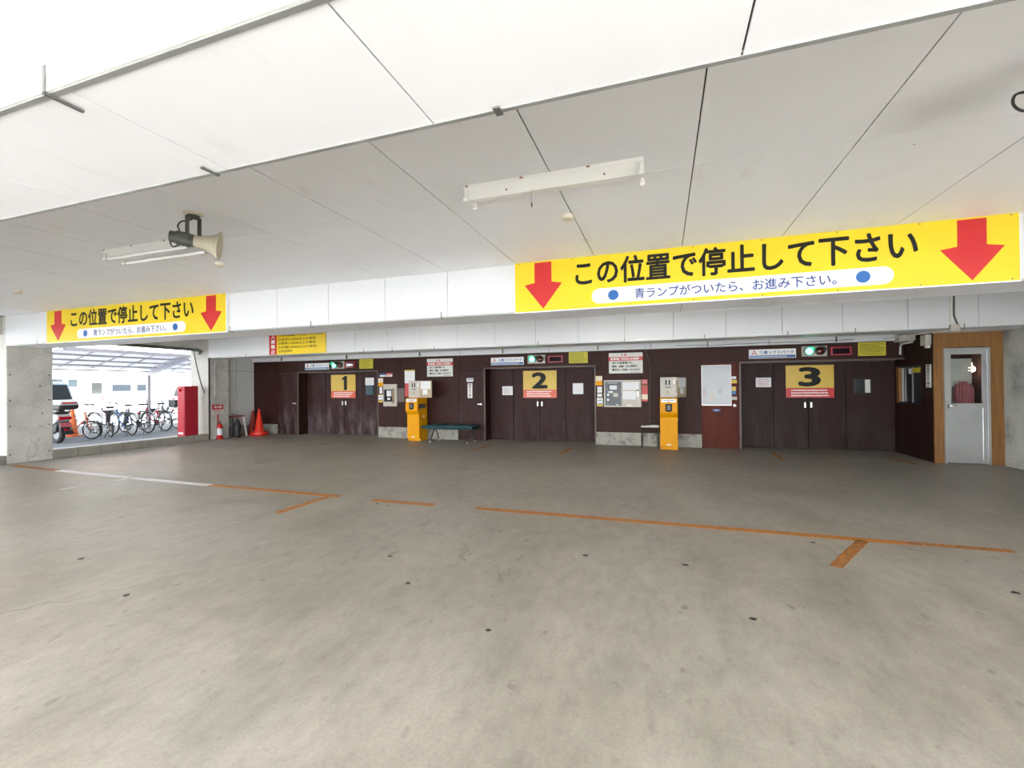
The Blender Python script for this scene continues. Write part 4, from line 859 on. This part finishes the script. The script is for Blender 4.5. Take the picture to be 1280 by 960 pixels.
# ------------------------------------------------------------------ yard: bicycles
def bicycle(label, x, y, head, paint, r=.33, wb=1.06, basket=None, box_=False, folding=False, battery=False, sad=.86):
    s = thing('bicycle', label, 'bicycle', (x, y, GZ), head, 'bicycles parked under the canopy')
    k = wb/2
    for wx in (-k, k):
        w = MB().torus((wx, 0, r), (0, 1, 0), r-.018, .019, 32, 8).build('wheel', 'rubber', s, smooth=True)
        MB().torus((wx, 0, r), (0, 1, 0), r-.042, .010, 28, 6).build('rim', 'chrome', w, smooth=True)
        sp = MB(); n = 14
        for i in range(n):
            t = 2*math.pi*i/n; sp.cyl((wx, .02*(-1)**i, r), (wx+(r-.04)*math.cos(t), 0, r+(r-.04)*math.sin(t)), .0022, n=4)
        sp.build('spokes', 'silver', w); MB().cyl((wx, -.05, r), (wx, .05, r), .02, n=10).build('hub', 'alud', w)
        f = [(wx+(r+.022)*math.cos(t), 0, r+(r+.022)*math.sin(t)) for t in [math.radians(a) for a in (range(15, 170, 12) if wx < 0 else range(35, 150, 12))]]
        fd = MB()
        for a, b in zip(f, f[1:]): fd.bar(a, b, .05, .004)
        fd.build('mudguard', 'silver' if not folding else 'darkplastic', s)
    bb = Vector((-.08, 0, .27)); seat = Vector((-.24, 0, sad)); st_ = Vector((-.16, 0, .27+(sad-.27)*.55)); hd0 = Vector((k-.20, 0, sad-.10)); hd1 = Vector((k-.14, 0, sad-.28)); re = Vector((-k, 0, r)); fr = Vector((k, 0, r))
    fm = MB().tube([st_+Vector((-.03, 0, .08)), bb], .018, 10).tube([hd1, (hd1+bb)/2+Vector((-.04, 0, -.07)), bb], .02, 10).tube([hd0, hd1], .02, 10)
    for sg in (-1, 1): fm.tube([bb+Vector((0, sg*.03, 0)), re+Vector((0, sg*.05, 0))], .010, 6).tube([st_+Vector((0, sg*.01, 0)), re+Vector((0, sg*.05, 0))], .009, 6)
    if not folding: fm.tube([hd0+Vector((.02, 0, -.06)), (hd0+st_)/2+Vector((0, 0, -.14)), st_+Vector((.03, 0, -.12))], .015, 8)
    fm.build('frame', paint, s, smooth=True)
    fk = MB()
    for sg in (-1, 1): fk.tube([hd1+Vector((.01, sg*.04, 0)), fr+Vector((-.04, sg*.05, .1)), fr+Vector((0, sg*.05, 0))], .011, 6)
    fk.build('fork', paint, s, smooth=True); MB().cyl(st_, seat, .013, n=8).build('seat_post', 'chrome', s)
    MB().prism([(-.15, -.09), (-.13, .09), (.0, .06), (.13, .02), (.14, -.02), (.0, -.06)], 'z', sad, sad+.05).build('saddle', 'rubber', s, bevel=.018).location = (seat.x, 0, 0)
    top = hd0+Vector((-.03, 0, .18)); MB().cyl(hd0, top, .013, n=8).build('stem', 'chrome', s)
    hb = MB().tube([top+Vector((-.22, .27, .02)), top+Vector((-.06, .25, .05)), top+Vector((.03, .10, .02)), top, top+Vector((.03, -.10, .02)), top+Vector((-.06, -.25, .05)), top+Vector((-.22, -.27, .02))], .011, 6).build('handlebar', 'chrome', s, smooth=True)
    for sg in (-1, 1): MB().cyl(top+Vector((-.11, sg*.26, .045)), top+Vector((-.24, sg*.275, .018)), .016, n=8).build('grip', 'rubber', hb)
    MB().cyl((bb.x, -.045, bb.z), (bb.x, -.035, bb.z), .085, n=20).build('chainring', 'alud', s)
    for sg in (-1, 1):
        cr = MB().bar(bb+Vector((0, sg*.06, 0)), bb+Vector((-sg*.14, sg*.06, sg*.09)), .012, .02).build('crank', 'alud', s)
        MB().box(bb.x-sg*.145-.045, bb.x-sg*.145+.045, sg*.108-.043, sg*.108+.043, bb.z+sg*.0925-.0125, bb.z+sg*.0925+.0125).build('pedal', 'rubber', cr)
    MB().bar((-k+.05, .06, r-.03), (-k-.05, .16, .0), .018, .018).build('kickstand', 'alud', s); MB().box(-k-.0, bb.x, -.04, -.035, .25, .31).build('chain_guard', 'silver', s)
    rk = MB()
    for sg in (-1, 1): rk.tube([(st_.x-.02, sg*.05, st_.z+.02), (-k-.22, sg*.06, 2*r+.06)], .006, 5).tube([(-k-.05, sg*.06, 2*r+.05), (-k, sg*.055, r)], .005, 5)
    if not folding: rk.build('rear_rack', 'alud', s); MB().box(-k-.37, -k-.355, -.03, .03, 2*r-.02, 2*r+.03).build('reflector', 'tailred', s)
    if basket:
        bx = hd0.x+.20; bz = sad-.08; b = MB()
        for i in range(9):
            a = -.17+i*.0425
            for yy in (-.17, .17): b.cyl((bx+a*.8, yy*.85, bz), (bx+a, yy, bz+.24), .003, n=4)
            for xx in (-.17, .17): b.cyl((bx+xx*.8, a*.85, bz), (bx+xx, a, bz+.24), .003, n=4)
        for q in range(5):
            z = bz+.06*q; e = .136+.034*q/4
            b.tube([(bx-e, -e, z), (bx+e, -e, z), (bx+e, e, z), (bx-e, e, z), (bx-e, -e, z)], .004, 5)
        b.build('front_basket', basket, s)
    if box_:
        b = MB(); z0 = 2*r+.07; cx = -k-.08
        b.prism([(cx-.19, -.16), (cx+.19, -.16), (cx+.19, .16), (cx-.19, .16)], 'z', z0, z0+.015)
        for zz in (0, .07, .14, .2): b.tube([(cx-.20, -.17, z0+zz), (cx+.2, -.17, z0+zz), (cx+.2, .17, z0+zz), (cx-.2, .17, z0+zz), (cx-.2, -.17, z0+zz)], .012, 5)
        for i in range(8):
            a = -.17+.05*i; b.bar((cx+a, -.17, z0), (cx+a, -.17, z0+.21), .034, .006).bar((cx+a, .17, z0), (cx+a, .17, z0+.21), .034, .006)
        for yy in (-.12, -.04, .04, .12): b.bar((cx-.2, yy, z0), (cx-.2, yy, z0+.21), .006, .06).bar((cx+.2, yy, z0), (cx+.2, yy, z0+.21), .006, .06)
        b.build('rear_basket', 'darkplastic', s); MB().box(cx-.21, cx+.21, -.18, .18, z0+.20, z0+.235).build('basket_cover', 'bikedark', s, bevel=.015)
    if battery: MB().box(-.26, -.16, -.045, .045, .34, .66).build('battery', 'darkplastic', s, bevel=.01)
    return s
R = math.radians
def at_rear(x, y, head, wb): return x+math.cos(head)*wb/2, y+math.sin(head)*wb/2
def bike(label, x, y, hd, paint, **kw):
    px, py = at_rear(x, y, R(hd), kw.get('wb', 1.06)); return bicycle(label, px, py, R(hd), paint, **kw)
px, py = -14.78-math.cos(R(20))*.48, 7.86-math.sin(R(20))*.48
bicycle('orange folding bicycle right beside the scooter', px, py, R(20), 'bikeorange', r=.255, wb=.96, folding=True, sad=.84)
bike('small white folding bicycle with black saddle next to the orange one', -14.78, 8.30, 168, 'bikewhite', r=.19, wb=.82, folding=True, battery=True, sad=.82)
bike('blue city bicycle with a battery behind the seat tube', -14.73, 8.80, 172, 'bikeblue', battery=True, basket='alud')
bike('navy bicycle between the blue and the crimson ones', -15.0, 9.40, 180, 'bikedark')
bike('crimson bicycle with black saddle near the canopy post', -15.15, 10.0, 179, 'bikered', basket='silver')
bike('bicycle with a dark rear basket beside the red cabinet', -15.75, 10.75, 172, 'bikedark', r=.34, box_=True)
bike('white bicycle partly hidden behind the folding bicycles', -16.7, 8.95, 185, 'bikewhite', basket='silver')
traffic_cone(-16.3, 8.2, .85, 'orange', 'orange traffic cone standing behind the bicycles', False)
for o in bpy.data.objects:
    if o.name.startswith('traffic_cone') and o.parent is None and o.location.x < -14: o.location.z = GZ
s = thing('traffic_cone', 'orange traffic cone half hidden behind the orange bicycle', 'traffic cone', (-16.3, 7.75, GZ))
MB().box(-.19, .19, -.19, .19, 0, .03).build('base_plate', 'orange', s, bevel=.01); MB().lathe([(.15, .03), (.138, .05), (.028, .68), (.02, .7), (.001, .7)], (0, 0, 0), (0, 0, 1), 20).build('cone_body', 'orange', s, smooth=True)

# ------------------------------------------------------------------ yard: scooter
s = thing('motor_scooter', 'white and red motor scooter with a top box beside the cracked pillar', 'scooter', (-14.52, 7.02, GZ), R(178))
for wx, rr in ((0, .235), (1.28, .235)):
    w = MB().torus((wx, 0, rr), (0, 1, 0), rr-.055, .057, 30, 10).build('wheel', 'rubber', s, smooth=True)
    MB().lathe([(.02, -.05), (.135, -.045), (.14, -.03), (.14, .03), (.135, .045), (.02, .05)], (wx, 0, rr), (0, 1, 0), 20).build('rim', 'silver', w, smooth=True)
def side(name, poly, hw, mat, bev=.03, lab=None): return MB().prism(poly, 'y', -hw, hw).build(name, mat, s, bevel=bev, label=lab, seg=3)
side('rear_body', [(-.30, .62), (-.22, .74), (.35, .76), (.55, .60), (.62, .36), (.40, .30), (.20, .42), (-.10, .50)], .15, 'pwhite')
side('under_body', [(-.12, .30), (-.20, .52), (.15, .52), (.45, .34), (.75, .30), (.75, .18), (.35, .17)], .11, 'darkplastic', .02)
side('seat', [(-.16, .74), (-.20, .80), (.10, .80), (.45, .77), (.52, .70), (.30, .73)], .13, 'rubber', .025)
side('foot_board', [(.50, .24), (.50, .33), (.95, .33), (.95, .24)], .16, 'pwhite', .02)
side('leg_shield', [(.88, .28), (1.0, .40), (1.06, .78), (1.12, .90), (1.20, .88), (1.16, .60), (1.12, .40), (1.0, .26)], .19, 'pwhite')
side('front_mudguard', [(1.06, .40), (1.12, .50), (1.28, .53), (1.44, .48), (1.50, .38), (1.42, .44), (1.28, .47), (1.14, .43)], .07, 'pwhite', .015)
MB().bar((1.10, 0, .80), (1.30, 0, .24), .06, .06).build('fork', 'alud', s); side('head_cowl', [(1.0, .92), (1.02, 1.05), (1.14, 1.04), (1.2, .94), (1.12, .88)], .14, 'pwhite')
hb = MB().tube([(.98, .33, 1.02), (1.06, .20, 1.0), (1.08, 0, .98), (1.06, -.20, 1.0), (.98, -.33, 1.02)], .014, 8).build('handlebar', 'rubber', s, smooth=True)
for sg in (-1, 1):
    m = MB().tube([(1.04, sg*.26, 1.02), (1.06, sg*.32, 1.18)], .007, 6).build('mirror', 'rubber', s); MB().lathe([(.02, 0), (.055, .01), (.055, .025), (.02, .035)], (1.05, sg*.33, 1.21), (-1, 0, 0), 16).build('mirror_glass', 'darkplastic', m, smooth=True)
box(-.315, -.24, -.13, .13, .60, .68).build('tail_light', 'tailred', s, bevel=.02, label='red tail light'); box(-.31, -.29, -.08, .08, .63, .655).build('brake_strip', 'pinklens', s)
MB().prism([(-.28, .28), (-.34, .29), (-.27, .55), (-.20, .55)], 'y', -.10, .10).build('rear_mudguard', 'darkplastic', s, bevel=.01); box(-.335, -.315, -.10, .10, .42, .53).build('number_plate', 'pinklens', s); box(-.36, -.335, -.04, .04, .33, .37).build('reflector', 'tailred', s)
MB().cyl((-.12, -.20, .26), (.30, -.18, .22), .055, .045, n=16).build('exhaust', 'darkplastic', s, smooth=True); MB().bar((.02, .1, .18), (.02, .2, .0), .02, .02).build('stand', 'alud', s)
MB().tube([(-.1, .14, .76), (-.25, .13, .80), (-.33, 0, .80), (-.25, -.13, .80), (-.1, -.14, .76)], .014, 8).build('grab_rail', 'alud', s, smooth=True)
tb = MB().prism([(-.46, .86), (-.50, .93), (-.50, .97), (-.02, .97), (-.02, .92), (-.06, .84)], 'y', -.20, .20).build('top_box', 'darkplastic', s, bevel=.03)
MB().prism([(-.50, .97), (-.47, 1.06), (-.38, 1.10), (-.12, 1.10), (-.04, 1.05), (-.02, .97)], 'y', -.20, .20).build('lid', 'pwhite', tb, bevel=.04, seg=3); box(-.495, -.42, -.15, .15, 1.0, 1.045).build('lid_reflector', 'tailred', tb, bevel=.015)
box(-.16, -.02, -.06, .06, .79, .85).build('box_mount', 'alud', s)

# ------------------------------------------------------------------ yard: vehicles and houses beyond
def vehicle(name, label, loc, rz, L_, W_, H_, paint, kind):
    s = thing(name, label, 'car', loc, rz); h = H_
    if kind == 'van': prof = [(0, .3), (0, h*.93), (.12, h), (L_-1.05, h), (L_-.35, h*.56), (L_-.06, h*.48), (L_, .3)]; cab = None
    else: prof = [(0, .3), (.0, h*.58), (.22, h*.97), (.5, h), (L_*.55, h), (L_*.72, h*.60), (L_-.12, h*.52), (L_, .3)]
    MB().prism(prof, 'y', -W_/2, W_/2).build('body', paint, s, bevel=.06, seg=3)
    if kind == 'van': wins = [[(.35, .65*h), (.35, .83*h), (1.15, .83*h), (1.15, .65*h)], [(1.4, .65*h), (1.4, .83*h), (1.95, .83*h), (2.05, .65*h)]]
    else: wins = [[(.30, .64*h), (.48, .91*h), (1.05, .92*h), (1.05, .63*h)], [(1.13, .63*h), (1.13, .92*h), (1.95, .92*h), (1.95, .63*h)], [(2.03, .63*h), (2.03, .92*h), (L_*.54, .92*h), (L_*.67, .63*h)]]
    for w in wins:
        for sg in (-1, 1): MB().prism(w, 'y', sg*W_/2-.012, sg*W_/2+.012).build('side_window', 'vglass', s)
    if kind == 'van': MB().box(-.012, .012, -W_*.4, W_*.4, .58*h, .88*h).build('rear_window', 'vglass', s)
    else: MB().prism([(-.02, .62*h), (.0, .62*h), (.20, .92*h), (.17, .94*h)], 'y', -W_*.42, W_*.42).build('rear_window', 'vglass', s)
    for sg in (-1, 1): box(-.025, .06, sg*W_*.42-.08, sg*W_*.42+.08, .40*h, .56*h).build('tail_light', 'tailred', s)
    box(-.06, .08, -W_/2+.05, W_/2-.05, .30, .44).build('bumper', 'darkplastic', s, bevel=.02)
    for wx in (.75, L_-.8):
        for sg in (-1, 1):
            w = MB().lathe([(.18, -.1), (.30, -.09), (.315, 0), (.30, .09), (.18, .1)], (wx, sg*(W_/2-.1), .315), (0, 1, 0), 24).build('wheel', 'rubber', s, smooth=True); MB().lathe([(.05, 0), (.17, .01), (.18, .0)], (wx, sg*(W_/2+.0), .315), (0, sg, 0), 18).build('hub_cap', 'silver', w)
    if kind == 'suv':
        for sg in (-1, 1): MB().bar((.5, sg*W_*.36, h+.05), (L_*.55, sg*W_*.36, h+.05), .04, .05).build('roof_rail', 'darkplastic', s)
    return s
vehicle('estate_car', 'pale blue estate car behind the scooter', (-18.2, 8.6, GZ), R(200), 4.3, 1.7, 1.62, 'silverpaint', 'suv')
vehicle('delivery_van', 'white van with dark side windows beyond the bicycles', (-27.6, 14.9, GZ), R(80), 3.4, 1.5, 1.95, 'pwhite', 'van')
vehicle('white_car', 'white car parked beyond the canopy post', (-25.2, 17.6, GZ), R(95), 4.0, 1.65, 1.55, 'pwhite', 'car')
hs = thing('house', 'cream house with a low eave beyond the yard', 'building', (-31, 14, 0))
box(-4, 0, -16, 14, 0, 5.2).build('wall', 'housewall', hs); box(-4.4, .7, -4.3, 2.1, 2.02, 2.10).build('eave', 'housewall', hs)
for y, w, z in ((.7, .5, 1.55), (1.35, .5, 1.55)):
    f = box(-.02, .05, y, y+w, z, z+.55).build('window', 'white', hs); box(.05, .06, y+.06, y+w-.06, z+.06, z+.49).build('pane', 'blueglass', f)
MB().prism([(-4.6, 5.2), (-1.8, 6.6), (.8, 5.2)], 'y', -16.4, 14.4).build('roof', 'roofpink', hs)

# ------------------------------------------------------------------ street side: unseen pale building added to bounce sunlight into the hall
ob = thing('bounce_building', 'unseen pale building added across the street to bounce sunlight into the hall', 'building', (-4, -17, 0))
box(-34, 30, -8, 0, 0, 14).build('wall', 'facade', ob)
for fz in (1.0, 4.2, 7.4):
    for i in range(14): box(-31+i*4.4, -29+i*4.4, -.05, .04, fz, fz+1.5).build('window', 'blueglass', ob)
